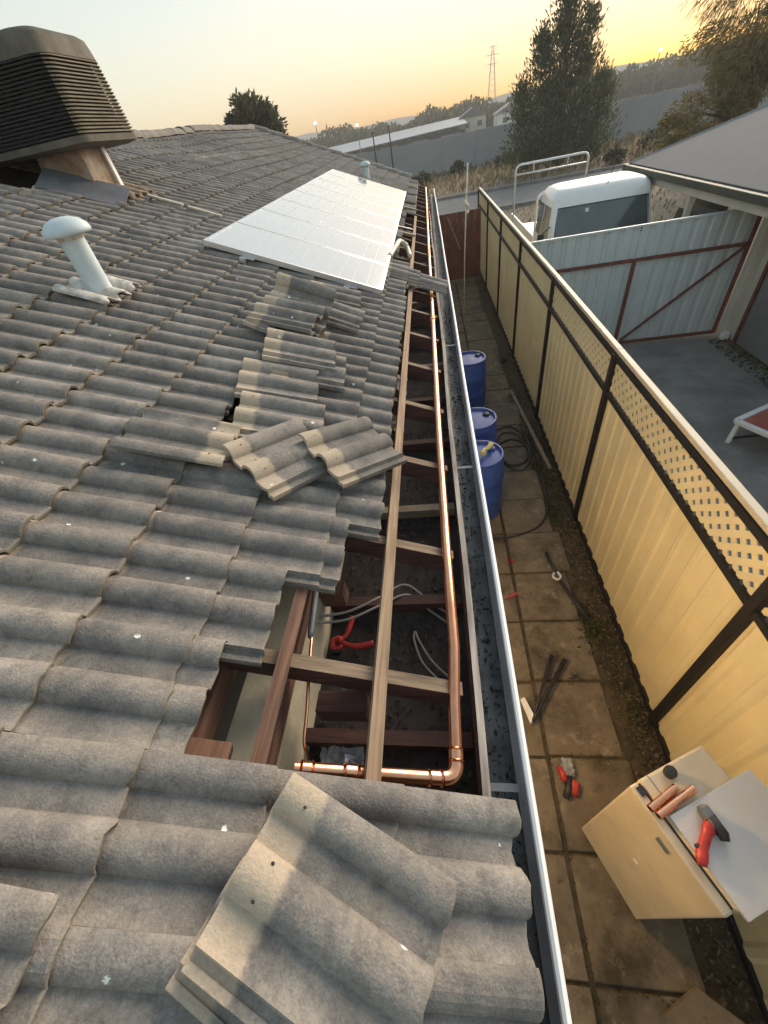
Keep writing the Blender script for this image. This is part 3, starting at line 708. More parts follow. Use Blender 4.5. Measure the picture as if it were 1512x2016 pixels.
def clipbar(k, sgn):
    # strip along direction (1, sgn) through y-intercept k
    L = (z1l - z0l); ya = k; yb = k + L
    za, zb_ = (z0l, z1l) if sgn > 0 else (z1l, z0l)
    if yb < 0 or ya > pw: return
    if ya < 0: za += (zb_ - za) * (-ya) / (yb - ya); ya = 0
    if yb > pw: zb_ = za + (zb_ - za) * (pw - ya) / (yb - ya); yb = pw
    if yb - ya > .01: lat.bar((.002 if sgn > 0 else -.004, ya, za), (.002 if sgn > 0 else -.004, yb, zb_), .006, t * 1.9, up=(0, -sgn, 1))
k = -.31
while k < pw: clipbar(k, 1); clipbar(k, -1); k += pit * 1.414
latm = lat.mesh('lattice', [M['fence']])
pys = [1.26 + 2.35 * i for i in range(-2, 7)]
def fxx(y): return FX - .006 * max(0, y - 6)
for i, y in enumerate(pys):
    x = fxx(y)
    obj('post', MB().box((x - .012, y, ZT / 2 - .03), (.065, .062, ZT - .02)), M['fdark'], fence, bevel=.004)
    if i == len(pys) - 1: break
    y2 = pys[i + 1]; a = math.atan2(fxx(y2) - x, y2 - y)
    RT = Matrix.Translation((x, y, 0)) @ Matrix.Rotation(-a, 4, 'Z')
    o = bpy.data.objects.new('fence_sheet', she); link(o, fence); o.matrix_basis = RT
    o = bpy.data.objects.new('lattice', latm); link(o, fence); o.matrix_basis = RT
    obj('mid_rail', MB().bar((x - .012, y + .03, ZT - .40), (fxx(y2) - .012, y2 - .03, ZT - .40), .05, .045), M['fdark'], fence, bevel=.003)
    obj('base_rail', MB().bar((x - .006, y + .03, .025), (fxx(y2) - .006, y2 - .03, .025), .04, .06), M['fdark'], fence)
    obj('top_rail', MB().bar((x - .006, y + .03, ZT - .062), (fxx(y2) - .006, y2 - .03, ZT - .062), .05, .05), M['fdark'], fence, bevel=.003)
    obj('capping', MB().bar((x + .008, y, ZT - .016), (fxx(y2) + .008, y2, ZT - .016), .052, .036), M['fence_top'], fence, bevel=.006)

# ------------------------------------------------------------------ things in the side passage
def drum(x, y, label, bung=False, ring=True):
    t = thing('blue_drum', (x, y, 0), label, 'drum', 'blue plastic drums by the house wall')
    H, r = .92, .27; c = (x, y, .0)
    obj('body', MB()._lathe([(0, .002), (r * .9, .002), (r * .97, .03), (r, .10), (r * 1.0, .30), (r * 1.03, .32), (r * 1.03, .36), (r, .38), (r, .58), (r * 1.03, .60), (r * 1.03, .64), (r, .66), (r * .99, .80), (r * .93, .875), (r * .97, .885), (r * .985, .90), (r * .97, H), (r * .90, H + .002), (r * .87, H - .028), (0, H - .022)], c, 40, 0), M['blue'], t, 'auto')
    for a in (.6, 3.7):
        bx, by = x + .17 * math.cos(a), y + .17 * math.sin(a)
        obj('bung', MB()._lathe([(.045, -.03), (.045, .012), (.035, .018), (0, .018)], (bx, by, H - .02), 16, 0), M['black'] if not bung else M['blue'], t, 'auto')
    return t
drum(.50, 6.45, 'blue plastic drum farthest along the passage, standing alone')
drum(.44, 4.62, 'blue plastic drum behind the one with the yellow handle', False)
d3 = drum(.42, 3.85, 'nearest blue plastic drum with a yellow handle on its lid', True)
tag(obj('yellow_handle', MB().tube(spline([(.44, 3.80, .945), (.47, 3.86, .955), (.52, 3.90, .955), (.555, 3.97, .945)], 5), [.034, .034, .03, .026, .022, .022, .02, .02, .022, .022, .026, .03, .034, .034, .036, .034], 10), M['yell'], None, True), 'yellow plastic handle lying on the nearest blue drum', 'handle')
tag(obj('garden_hose', MB().tube(spline([(.45, 3.30, .02), (.75, 3.32, .02), (1.05, 3.44, .02), (1.22, 3.66, .02), (1.31, 4.1, .02), (1.33, 4.6, .02), (1.30, 5.1, .02), (1.05, 5.35, .02), (.80, 5.15, .02), (.85, 4.78, .02), (1.1, 4.72, .022), (1.25, 5.0, .035), (1.15, 5.45, .035), (.9, 5.5, .02), (.82, 5.0, .04), (1.0, 4.55, .045), (1.2, 4.7, .04), (1.28, 5.25, .03), (1.1, 5.7, .02), (.8, 5.6, .02)], 10), .014, 8), M['hose'], None, True), 'black garden hose coiled on the slabs beside the drums', 'hose')
tag(obj('timber_batten', MB().bar((1.27, 6.85, .03), (1.46, 4.55, .03), .045, .04), M['stick'], None, bevel=.003), 'long timber batten lying on the path along the fence', 'timber')
pl = thing('rope_pole', (.70, 10.45, 0), 'thin pale pole with a knot standing in the passage', 'pole')
obj('shaft', MB().tube([(.69, 10.45, 0), (.72, 10.45, 1.4), (.765, 10.45, 2.4), (.80, 10.45, 3.05)], [.012, .012, .018, .014], 10), M['pvc'], pl, True)
obj('knot', MB().tube(spline([(.73, 10.43, 2.48), (.76, 10.42, 2.42), (.80, 10.44, 2.36), (.77, 10.46, 2.30), (.80, 10.44, 2.25)], 5), .032, 10), M['pvc'], pl, True)
rg = thing('brown_side_gate', (.9, 14.2, 0), 'red-brown boarded gate closing the far end of the passage', 'gate')
for i in range(8):
    x = .10 + i * .17; obj('board', MB().box((x + .08, 14.2, .90), (.164, .022, 1.72)), M['rgate'], rg, bevel=.004)
for z in (.35, 1.45): obj('rail', MB().box((.77, 14.235, z), (1.36, .04, .09)), M['rgate'], rg)
obj('diagonal_brace', MB().bar((.5, 14.175, 1.70), (.85, 14.175, .85), .022, .05, up=(1, 0, .4)), M['stick'], rg)
ph = thing('brick_pier_wall', (.9, 16, 0), 'low pinkish brick wall beyond the brown gate', 'wall')
obj('wall', MB().box((.7, 15.8, .55), (1.5, .12, 1.1)), M['brickm'], ph); obj('coping', MB().box((.7, 15.8, 1.13), (1.54, .16, .06)), M['mortar'], ph, bevel=.006)

# fridge with tools on top
fr = thing('old_fridge', (.98, .37, 0), 'old cream fridge standing askew by the fence with tools on top', 'fridge')
FA = math.atan2(.445, -.21)                                          # front edge direction, far to near is (.21,-.445)
fu = Vector((.21, -.445, 0)).normalized(); fv = Vector((.445, .21, 0)).normalized(); fo = Vector((.79, .52, 0))
def fp(a, b, z): return fo + fu * a + fv * b + Vector((0, 0, z))
def fbox(a0, a1, b0, b1, z0, z1, m=None):
    m = m or MB(); m.loft([[fp(a0, b0, z0), fp(a0, b1, z0), fp(a1, b1, z0), fp(a1, b0, z0)], [fp(a0, b0, z1), fp(a0, b1, z1), fp(a1, b1, z1), fp(a1, b0, z1)]]); return m
FH = CH - 2.44
obj('body', fbox(0, .49, .055, .44, .06, FH), M['fridge'], fr, bevel=.012)
dd = obj('door', fbox(.003, .487, .0, .046, .08, FH - .012), M['fridge'], fr, bevel=.010)
obj('door_handle', fbox(.20, .26, -.006, .002, FH - .13, FH - .09), M['lead'], dd, bevel=.003)
obj('hinge', fbox(.02, .06, .02, .05, FH - .012, FH - .003), M['black'], dd)
obj('badge', fbox(.235, .262, -.004, .001, FH - .62, FH - .60), M['white'], dd)
obj('gasket', fbox(.012, .478, .044, .057, .09, FH - .02), M['black'], fr)
obj('kick_plate', fbox(.02, .47, .02, .055, .015, .075), M['black'], fr)
obj('top_seam', fbox(.002, .488, .10, .104, FH, FH + .0015), M['lead'], fr)
for a in (.05, .44):
    for b in (.1, .40): obj('foot', fbox(a - .02, a + .02, b - .02, b + .02, 0, .07), M['black'], fr)
tag(obj('white_board', fbox(.16, .52, .06, .53, FH + .002, FH + .02), M['board'], None, bevel=.002), 'white board lying on the near half of the old fridge', 'board')
def stubpipe(a, b, label, z=.016):
    t = tag(obj('copper_offcut', MB()._lathe([(.0165, 0), (.0165, .5), (.0145, .5), (.0145, 0), (.0165, 0)], (0, 0, 0), 16, 0), M['copper_b'], None, 'auto'), label, 'pipe', 'copper offcuts on the fridge')
    a = Vector(a); b = Vector(b); L = (b - a).length; t.matrix_basis = Matrix.Translation(a) @ (b - a).to_track_quat('Z', 'Y').to_matrix().to_4x4() @ Matrix.Diagonal((1, 1, L / .5, 1))
stubpipe((.84, .425, FH + .0175), (.985, .515, FH + .0175), 'shorter copper pipe offcut on the fridge, nearer the black cap')
stubpipe((.865, .40, FH + .0175), (1.06, .513, FH + .0175), 'longer copper pipe offcut on the fridge, nearer the red tool')
tag(obj('black_cap', MB()._lathe([(.026, 0), (.028, .03), (.022, .045), (0, .047)], (.985, .575, FH + .001), 18, 0), M['black'], None, 'auto'), 'round black cap on the fridge beside the copper offcuts', 'cap')
pt = thing('press_tool', (1.02, .33, FH + .02), 'red and black hand tool lying on the white board', 'tool')
obj('head', MB().loft([[(1.03, .44, FH + .022), (1.07, .45, FH + .022), (1.10, .37, FH + .022), (1.05, .355, FH + .022)], [(1.03, .44, FH + .07), (1.07, .45, FH + .07), (1.10, .37, FH + .075), (1.05, .355, FH + .075)]]), M['lead'], pt, bevel=.012)
obj('jaw', MB().tube([(1.06, .40, FH + .055), (1.09, .34, FH + .05), (1.09, .32, FH + .045)], [.028, .024, .018], 12), M['black'], pt, True)
obj('grip', MB().tube(spline([(1.06, .38, FH + .05), (1.02, .33, FH + .045), (.985, .28, FH + .04), (.965, .235, FH + .04)], 5), [.024] * 4 + [.020] * 6 + [.023] * 4 + [.018] * 2, 12), M['red'], pt, True)
obj('trigger', MB().tube([(1.0, .305, FH + .04), (.965, .295, FH + .045)], .009, 8), M['black'], pt, True)

# tools and scraps on the paving
hd = thing('long_cutter', (.8, 1.5, 0), 'long black handled bolt cutters lying spread on the slabs', 'cutters')
obj('handle', MB().tube([(.60, 1.22, .05), (.72, 1.47, .05), (.88, 1.80, .05)], [.013, .013, .019], 10), M['black'], hd, True)
obj('handle', MB().tube([(.60, 1.22, .05), (.66, 1.30, .05), (.985, 1.76, .05)], [.013, .013, .019], 10), M['black'], hd, True)
obj('blade', MB().loft([[(.53, 1.40, .03), (.57, 1.42, .03), (.63, 1.25, .03), (.58, 1.20, .03)], [(.53, 1.40, .055), (.57, 1.42, .055), (.63, 1.25, .06), (.58, 1.20, .06)]]), M['white'], hd, bevel=.006)
rd = thing('pipe_wrench', (1.2, 2.6, 0), 'black bar with a pale joint lying by the soil edge', 'tool')
obj('shaft', MB().tube([(1.09, 3.05, .03), (1.13, 2.75, .03)], .016, 8), M['black'], rd, True)
obj('shaft', MB().tube([(1.15, 2.65, .03), (1.31, 2.18, .03)], .018, 8), M['black'], rd, True)
obj('joint', MB().tube(spline([(1.12, 2.76, .03), (1.09, 2.70, .04), (1.13, 2.66, .04), (1.17, 2.70, .04), (1.15, 2.76, .04)], 4), .012, 8), M['white'], rd, True)
rt = thing('red_pliers', (.80, .75, 0), 'red handled pliers with clear packaging on the slabs by the fridge', 'pliers')
obj('handle', MB().loft([[(.77, .73, .01), (.83, .70, .01), (.87, .79, .01), (.82, .83, .01)], [(.78, .735, .05), (.825, .71, .05), (.86, .79, .055), (.82, .82, .055)]]), M['red'], rt, bevel=.012)
obj('handle', MB().tube([(.74, .90, .03), (.76, .84, .035), (.76, .80, .035)], [.022, .028, .02], 10), M['red'], rt, True)
obj('head', MB().tube([(.74, .70, .03), (.78, .76, .035), (.80, .84, .03)], [.02, .028, .02], 10), M['black'], rt, True)
crumple('clear_packet', (.80, .90, .01), .09, .12, .05, M['plast'], 8, rt)
tag(obj('red_star_scrap', MB().leaf((.66, 2.95, .012), .10, .05, (1, .3, .05)).leaf((.70, 2.92, .014), .09, .05, (-.2, 1, .1)).leaf((.69, 3.0, .013), .08, .05, (-.4, -1, .1)).leaf((.66, 2.96, .015), .08, .04, (1, -.6, .2)), M['red'], None), 'small red scrap on the slab joint under the gutter', 'scrap')
tag(obj('red_strap', MB().bar((.56, 2.46, .014), (.69, 2.52, .014), .025, .004), M['red'], None), 'short red strap across the slab joint near the gutter', 'strap')
lf = thing('curled_leaf', (1.06, 1.6, 0), 'dark curled leaf on the joint between two slabs', 'leaf')
for i in range(5):
    a = i * .9; obj('leaflet', MB().leaf((.98 + i * .035, 1.60 + .01 * (i % 2), .012), .07, .03, (math.cos(a), math.sin(a) * .5, .1)), M['debris'], lf)
tag(obj('broken_tile_piece', MB().loft([[(1.00, -.30, .012), (1.10, -.44, .012), (1.5, -.32, .012), (1.30, -.20, .012), (1.24, -.16, .012)], [(1.01, -.30, .045), (1.11, -.43, .045), (1.49, -.32, .05), (1.30, -.21, .05), (1.24, -.17, .05)]]), M['slab'], None, bevel=.004), 'broken piece of orange-tan slab in the near passage', 'slab piece')

# wall lamp under the eave that throws the warm light on fence and paving
wl = thing('wall_lamp', (-.56, 1.25, 1.80), 'round bulkhead lamp on the house wall under the eave', 'wall lamp')
obj('back_plate', MB().tube([(-.58, 1.25, 1.80), (-.55, 1.25, 1.80)], .10, 24), M['white'], wl, 'auto')
obj('lamp_glass', MB().tube([(-.55, 1.25, 1.80), (-.52, 1.25, 1.80), (-.49, 1.25, 1.80), (-.475, 1.25, 1.80)], [.085, .083, .06, .02], 24), emat('lamp_diffuser', (1., .70, .36), 6.), wl, True)
ll_ = bpy.data.lights.new('wall_lamp_light', 'POINT'); lo = bpy.data.objects.new('wall_lamp_light', ll_); link(lo, wl)
lo.location = (-.42, 1.25, 1.80); ll_.energy = 10.0; ll_.color = (1., .66, .30); ll_.shadow_soft_size = .08

# ------------------------------------------------------------------ neighbour: gate, house, low table, truck
ng = thing('driveway_gate', (3.4, 8.3, 0), 'pale blue corrugated gate with rusty red frame across the driveway', 'gate')
def ribsheet(x0, x1, n):
    m = MB(); pts = []
    for i in range(n):
        a = x0 + i * (x1 - x0) / n; w = (x1 - x0) / n; pts += [(a, 0), (a + w * .52, 0), (a + w * .62, .025), (a + w * .88, .025), (a + w * .98, 0)]
    pts.append((x1, 0))
    for x, d in pts: m.v += [(x, 8.3 + d, .06), (x, 8.3 + d, 1.97)]
    for i in range(len(pts) - 1): m.f.append((2 * i, 2 * i + 2, 2 * i + 3, 2 * i + 1)); m.m.append(0)
    return m
obj('gate_sheet', ribsheet(1.64, 3.46, 8), M['gate'], ng); obj('gate_sheet', ribsheet(3.48, 5.24, 8), M['gate'], ng)
for nme, a, b, w in (('rail', (1.7, 8.27, 1.49), (5.22, 8.27, 1.49), .05), ('stile', (3.47, 8.27, .03), (3.47, 8.27, 1.46), .06), ('stile', (5.23, 8.27, .03), (5.23, 8.27, 1.97), .06), ('bottom_rail', (3.5, 8.27, .05), (5.2, 8.27, .05), .05), ('bottom_rail', (1.7, 8.27, .05), (3.44, 8.27, .05), .05), ('brace', (3.56, 8.262, .10), (5.18, 8.262, 1.45), .035)):
    obj(nme, MB().bar(a, b, w, .035, up=(0, 1, 0)), M['gred'], ng)
obj('top_trim', MB().box((3.44, 8.31, 1.985), (3.6, .05, .03)), M['gate'], ng)
nh = thing('neighbour_house', (9, 5, 0), 'neighbouring house with plain grey hip roof and dark green gutter', 'house')
EX, EY, EZ = 4.62, 12.55, CH - 1.47; HW = 9.0; k22 = .405
rise = HW / 2 * k22
rf = MB(); hx = EX + HW / 2
A_, B_, C_, D_ = (EX, EY, EZ), (EX + HW, EY, EZ), (EX + HW, -4, EZ), (EX, -4, EZ); R0, R1 = (hx, EY - HW / 2, EZ + rise), (hx, -4, EZ + rise)
rf.v += [A_, B_, C_, D_, R0, R1]; rf.f += [(0, 4, 5, 3), (0, 1, 4), (1, 2, 5, 4)]; rf.m += [0, 0, 0]
nr = obj('roof', rf, M['nroof'], nh); md = nr.modifiers.new('so', 'SOLIDIFY'); md.thickness = .04
obj('hip_cap', MB().bar((EX + .02, EY - .02, EZ + .035), (hx, EY - HW / 2, EZ + rise + .03), .13, .03), M['shed'], nr)
obj('gutter', MB().box((EX - .05, 4.2, EZ - .04), (.11, 16.6, .11)), M['green'], nh, bevel=.01); obj('gutter', MB().box((EX + HW / 2, EY + .05, EZ - .04), (HW + .2, .11, .11)), M['green'], nh, bevel=.01)
obj('fascia', MB().box((EX + .03, 4.2, EZ - .16), (.03, 16.4, .16)), M['nwall'], nh); obj('fascia', MB().box((EX + HW / 2, EY - .04, EZ - .16), (HW, .03, .16)), M['nwall'], nh)
obj('soffit', MB().box((EX + .40, 4.2, EZ - .235), (.74, 16.2, .012)), M['nwall'], nh)
obj('wall', MB().box((5.50, 2.1, 1.05), (.2, 12.2, 2.1)), M['nwall'], nh); obj('wall', MB().box((9.2, 8.1, 1.05), (7.2, .2, 2.1)), M['nwall'], nh)
obj('corner_post', MB().box((5.33, 8.14, 1.05), (.14, .16, 2.1)), M['nwall'], nh, bevel=.006)
obj('post_foot', MB().box((5.30, 8.02, .06), (.1, .1, .12)), M['white'], nh)
for y in (9.6, 12.1): obj('carport_post', MB().box((4.75, y, 1.05), (.09, .09, 2.1)), M['nwall'], nh)
gd = obj('garage_door', MB().box((5.385, 6.45, .90), (.03, 2.6, 1.75)), M['gdoor'], nh)
obj('frame', MB().box((5.36, 7.80, .9), (.04, .06, 1.8)).box((5.36, 6.45, 1.80), (.04, 2.76, .07)).box((5.36, 5.1, .9), (.04, .06, 1.8)), M['gred'], gd)
litter('weeds', 900, lambda: (random.uniform(5.0, 5.36), random.uniform(4, 8)), .06, M['moss'], 'dark weeds along the foot of the neighbouring wall', 'weeds', .0)
lt = thing('low_table', (4.2, 4.9, 0), 'low white framed stand with a red top on the driveway', 'stand')
tu = Vector((.50, .26, 0)).normalized(); tv = Vector((.26, -.50, 0)).normalized(); to = Vector((3.84, 4.90, 0))
def tpnt(a, b, z): return to + tu * a + tv * b + Vector((0, 0, z))
TL, TWD, TH = 1.3, .62, .34
obj('red_top', MB().loft([[tpnt(.05, .05, TH - .02), tpnt(.05, TWD - .05, TH - .02), tpnt(TL - .05, TWD - .05, TH - .02), tpnt(TL - .05, .05, TH - .02)], [tpnt(.05, .05, TH - .006), tpnt(.05, TWD - .05, TH - .006), tpnt(TL - .05, TWD - .05, TH - .006), tpnt(TL - .05, .05, TH - .006)]]), M['redtop'], lt)
fm_ = MB()
for a, b in (((0, 0), (TL, 0)), ((TL, 0), (TL, TWD)), ((TL, TWD), (0, TWD)), ((0, TWD), (0, 0))): fm_.bar(tpnt(*a, TH - .02), tpnt(*b, TH - .02), .07, .05)
obj('frame', fm_, M['white'], lt, bevel=.006)
for a, b in ((.03, .03), (TL - .03, .03), (.03, TWD - .03), (TL - .03, TWD - .03)): obj('leg', MB().bar(tpnt(a - .03, b, 0), tpnt(a, b, TH - .04), .05, .05), M['white'], lt)
obj('brace', MB().bar(tpnt(.03, .03, .05), tpnt(.03, .35, TH - .05), .03, .03), M['black'], lt)

tk = thing('flatbed_truck', (3.5, 12, 0), 'white cab-over flatbed truck with hoop racks parked behind the gate', 'truck')
TX, TY = 3.60, 10.55
def crr(hw, y0, y1, z, r=.10, n=4):
    pts = []; hw = hw * 1.08
    for cx_, cy_, a0 in ((hw - r, y0 + r, -90), (hw - r, y1 - r, 0), (-hw + r, y1 - r, 90), (-hw + r, y0 + r, 180)):
        for i in range(n): a = R(a0 + 90 * i / (n - 1)); pts.append((TX + cx_ + r * math.cos(a), TY + cy_ + r * math.sin(a), z))
    return pts
obj('cab', MB().loft([crr(.98, .04, 1.62, .50), crr(1.0, 0, 1.64, .75), crr(1.0, 0, 1.64, 1.28), crr(.98, .04, 1.63, 1.38), crr(.90, .30, 1.58, 2.10, .12), crr(.88, .34, 1.56, 2.18, .14), crr(.82, .44, 1.50, 2.26, .16), crr(.70, .60, 1.38, 2.30, .16)]), M['truck'], tk, 'auto')
def qd(pts, mt, nme, p=tk):
    a, b, c, d = [Vector(q) for q in pts]; n = (b - a).cross(d - a).normalized() * .006
    return obj(nme, MB().loft([[a - n * 2, b - n * 2, c - n * 2, d - n * 2], [a + n, b + n, c + n, d + n]]), mt, p)
def wy(z): return TY + .04 + (z - 1.38) / .72 * .26
ws = qd(((TX - .94, wy(1.42) - .004, 1.42), (TX + .94, wy(1.42) - .004, 1.42), (TX + .87, wy(1.98) - .004, 1.98), (TX - .87, wy(1.98) - .004, 1.98)), M['glass'], 'windscreen')
def wx(z): return TX - 1.0584 + (z - 1.38) / .72 * .0864
qd(((wx(1.42) - .003, TY + .95, 1.42), (wx(1.42) - .003, TY + .26, 1.42), (wx(2.0) - .003, TY + .42, 2.0), (wx(2.0) - .003, TY + .95, 2.0)), M['glass'], 'side_window')
qd(((wx(1.42) - .003, TY + 1.50, 1.42), (wx(1.42) - .003, TY + 1.05, 1.42), (wx(2.0) - .003, TY + 1.05, 2.0), (wx(2.0) - .003, TY + 1.46, 2.0)), M['glass'], 'side_window')
mr = obj('mirror', MB().box((TX - 1.22, TY + .12, 1.50), (.14, .06, .22)), M['black'], tk, bevel=.02); obj('mirror_arm', MB().tube([(TX - 1.18, TY + .12, 1.62), (TX - 1.02, TY + .2, 1.70)], .012, 6), M['black'], mr)
obj('aerial', MB().tube([(TX + .08, TY + .42, 2.20), (TX + .22, TY + .56, 2.62)], .007, 6), M['black'], tk)
obj('registration_sticker', MB().box((TX - .30, wy(1.9) - .014, 1.90), (.07, .006, .07), Matrix.Rotation(R(-20), 3, 'X')), M['gate'], tk)
for q in (-.45, .25): obj('wiper', MB().tube([(TX + q, TY + .03, 1.44), (TX + q + .42, wy(1.52) - .02, 1.52)], .009, 6), M['black'], tk)
for yy in (.22, 1.0): obj('door_seam', MB().box((TX - 1.0785, TY + yy, 1.0), (.006, .012, .75)), M['black'], tk)
obj('windscreen_seal', MB().tube([(TX - .955, wy(1.40) - .006, 1.40), (TX - .885, wy(1.99) - .006, 1.99), (TX + .885, wy(1.99) - .006, 1.99), (TX + .955, wy(1.40) - .006, 1.40), (TX - .955, wy(1.40) - .006, 1.40)], .012, 6), M['black'], tk)
obj('roof_rib', MB().box((TX - .4, TY + .98, 2.297), (.03, .7, .012)).box((TX, TY + .98, 2.297), (.03, .7, .012)).box((TX + .4, TY + .98, 2.297), (.03, .7, .012)), M['truck'], tk)
obj('bumper', MB().box((TX, TY + .02, .48), (2.0, .16, .22)), M['alu'], tk, bevel=.03)
for sx in (-1, 1): obj('headlight', MB().box((TX + sx * .74, TY + .02, .80), (.30, .05, .16)), M['glass'], tk, bevel=.02)
for sx in (-.85, .85):
    for yy in (.75, 4.2):
        wh = obj('wheel', MB().tube([(TX + sx - .11, TY + yy, .38), (TX + sx + .11, TY + yy, .38)], .38, 24), M['tyre'], tk, 'auto'); obj('rim', MB().tube([(TX + sx - .115, TY + yy, .38), (TX + sx + .115, TY + yy, .38)], .2, 16), M['white'], wh, 'auto')
obj('chassis', MB().box((TX, TY + 3.2, .62), (.8, 5.0, .18)), M['black'], tk)
obj('tray', MB().box((TX, TY + 3.55, .86), (2.06, 3.55, .12)), M['alu'], tk, bevel=.01)
for sx in (-1, 1): obj('dropside', MB().box((TX + sx * 1.02, TY + 3.55, 1.08), (.04, 3.5, .34)), M['truck'], tk)
def hoop(y, x0, x1, zt_, mid):
    r = .14; pts = [(x0, y, .9), (x0, y, zt_ - r)] + [(x0 + r - r * math.cos(R(a)), y, zt_ - r + r * math.sin(R(a))) for a in (22, 45, 68)] + [(x0 + r, y, zt_), (x1 - r, y, zt_)] + [(x1 - r + r * math.sin(R(a)), y, zt_ - r + r * math.cos(R(a))) for a in (22, 45, 68)] + [(x1, y, zt_ - r), (x1, y, .9)]
    h = MB().tube(pts, .030, 10); o = obj('rack_hoop', h, M['alu'], tk, True)
    if mid:
        obj('cross_bar', MB().tube([(x0, y, zt_ - .22), (x1, y, zt_ - .22)], .022, 8), M['alu'], o, True)
        for q in (.25, .72): obj('strut', MB().tube([(x0 + (x1 - x0) * q, y, zt_ - .22), (x0 + (x1 - x0) * q, y, zt_)], .018, 8), M['alu'], o)
hoop(TY + 5.0, TX - 1.02, TX + .98, 2.42, True); hoop(TY + 1.85, TX - 1.0, TX + 1.0, 2.10, False)
obj('tail_lamp', MB().box((TX - .86, TY + 5.33, .74), (.25, .03, .1)), M['lampred'], tk)
# odds and ends under the carport
cp_ = thing('carport_clutter', (5.4, 10, 0), 'dark stored panels leaning under the neighbouring carport', 'stored panels')
for i, (x, a) in enumerate(((4.95, 12), (5.25, 18), (5.6, 8))): obj('leaning_panel', MB().box((x, 10.1 + i * .3, .85), (.05, 1.2, 1.7), Matrix.Rotation(R(a), 3, 'Y')), (M['black'], M['gdoor'], M['green'])[i], cp_)

# ------------------------------------------------------------------ street, noise wall and far land
nw = thing('noise_wall', (8, 47, 0), 'long grey concrete noise wall beyond the road', 'wall')
for i in range(26):
    x0 = -13 + i * 2.9
    obj('wall_panel', MB().box((x0 + 1.4, 47 + .004 * (i % 2), 1.22), (2.8, .12, 2.44 + .06 * math.sin(i * 1.3))), M['wallg'], nw)
    obj('post', MB().box((x0 - .03, 47, 1.25), (.16, .2, 2.5)), M['wallg'], nw)
random.seed(31)
gr = MB()
for _ in range(9000):
    x = random.uniform(-16, 40); y = random.uniform(33, 46.6); hh = random.uniform(.15, .5) * (1.6 if random.random() < .15 else 1)
    gr.leaf((x, y, -.03), hh, hh * .35, (random.gauss(0, .35), random.gauss(0, .35), 1))
tag(obj('dry_verge_grass', gr, M['drygrass']), 'dry tufted grass on the verge before the noise wall', 'grass', kind='stuff')
gr = MB()
for _ in range(3500):
    x = random.uniform(-12, 16); y = random.uniform(17.2, 24.8); hh = random.uniform(.06, .22)
    gr.leaf((x, y, -.03), hh, hh * .4, (random.gauss(0, .4), random.gauss(0, .4), 1))
tag(obj('front_verge_grass', gr, M['drygrass']), 'short dry grass in front of the houses', 'grass', kind='stuff')

def crown(m, c, rx, ry, rz, n, L, w, droop=0., shell=.35, clumps=26, up=.3):
    cl = []
    for _ in range(clumps):
        while True:
            p = Vector((random.uniform(-1, 1), random.uniform(-1, 1), random.uniform(-1, 1)))
            if .25 < p.length < .95: break
        cl.append((p, random.uniform(.18, .42)))
    for _ in range(n):
        p, r = random.choice(cl); q = Vector((random.gauss(0, 1), random.gauss(0, 1), random.gauss(0, 1))).normalized() * r * random.uniform(.3, 1) ** .6
        p = p + q; d = Vector((p.x + random.gauss(0, .5), p.y + random.gauss(0, .5), p.z * .5 + up - droop + random.gauss(0, .4)))
        m.leaf((c[0] + p.x * rx, c[1] + p.y * ry, c[2] + p.z * rz), L * random.uniform(.6, 1.4), w, d)
    return cl
def tree(name, base, h, label, cat, group, mt, crowns, trunk=.14, limbs=5):
    t = thing(name, base, label, cat, group); b = Vector(base); top = b + Vector((0, 0, h))
    obj('trunk', MB().tube([b - Vector((0, 0, .1)), b + Vector((.05, 0, h * .3)), b + Vector((-.05, .05, h * .6)), b + Vector((0, 0, h * .92))], [trunk, trunk * .8, trunk * .5, .02], 10), M['bark'], t, True)
    m = MB(); cls = []
    for c, rx, ry, rz, n, L, w, dr_ in crowns: cls.append((c, rx, ry, rz, crown(m, c, rx, ry, rz, n, L, w, dr_)))
    for i in range(limbs):
        c, rx, ry, rz, cl = random.choice(cls); p, _ = random.choice(cl); e = Vector((c[0] + p.x * rx * .7, c[1] + p.y * ry * .7, c[2] + p.z * rz * .7)); s_ = b + Vector((0, 0, h * random.uniform(.25, .6)))
        obj('limb', MB().tube([s_, s_.lerp(e, .5) + Vector((0, 0, .15)), e], [trunk * .45, trunk * .3, .015], 7), M['bark'], t, True)
    obj('crown', m, mt, t); return t
random.seed(41)
# big dark conifer in front of the noise wall
cb = (8.8, 37.0, -.03); t = thing('conifer_tree', cb, 'large dark cone-shaped conifer in front of the noise wall', 'tree')
obj('trunk', MB().tube([cb, (8.8, 37, 2), (8.7, 37, 5), (8.6, 37, 7.6)], [.3, .24, .14, .02], 10), M['bark'], t, True)
m = MB()
for ox, oy, H_, R_, nb in ((0, 0, 8.0, 3.0, 520), (-1.35, -.3, 6.3, 2.4, 260), (1.3, .3, 6.9, 2.4, 260), (-2.3, .2, 4.4, 1.9, 150), (2.4, -.2, 4.2, 1.9, 150)):
    for _ in range(nb):
        z = random.uniform(.04, .99); rr_ = R_ * (1 - z) ** .62 * (.62 + .38 * min(1, z / .22)); a = random.uniform(0, 6.28); ln = rr_ * random.uniform(.45, 1.15)
        cx0 = 8.8 + ox - .25 * z; cz = z * H_
        for q in range(18):
            f = random.uniform(.1, 1.0); r0 = ln * f
            m.leaf((cx0 + math.cos(a) * r0 + random.gauss(0, .16), 37 + oy + math.sin(a) * r0 + random.gauss(0, .16), max(.02, cz + f * .4 + random.gauss(0, .18) - .15)), random.uniform(.16, .34), .075, (math.cos(a) * .6 + random.gauss(0, .3), math.sin(a) * .6 + random.gauss(0, .3), .8))
obj('crown', m, M['conif'], t)
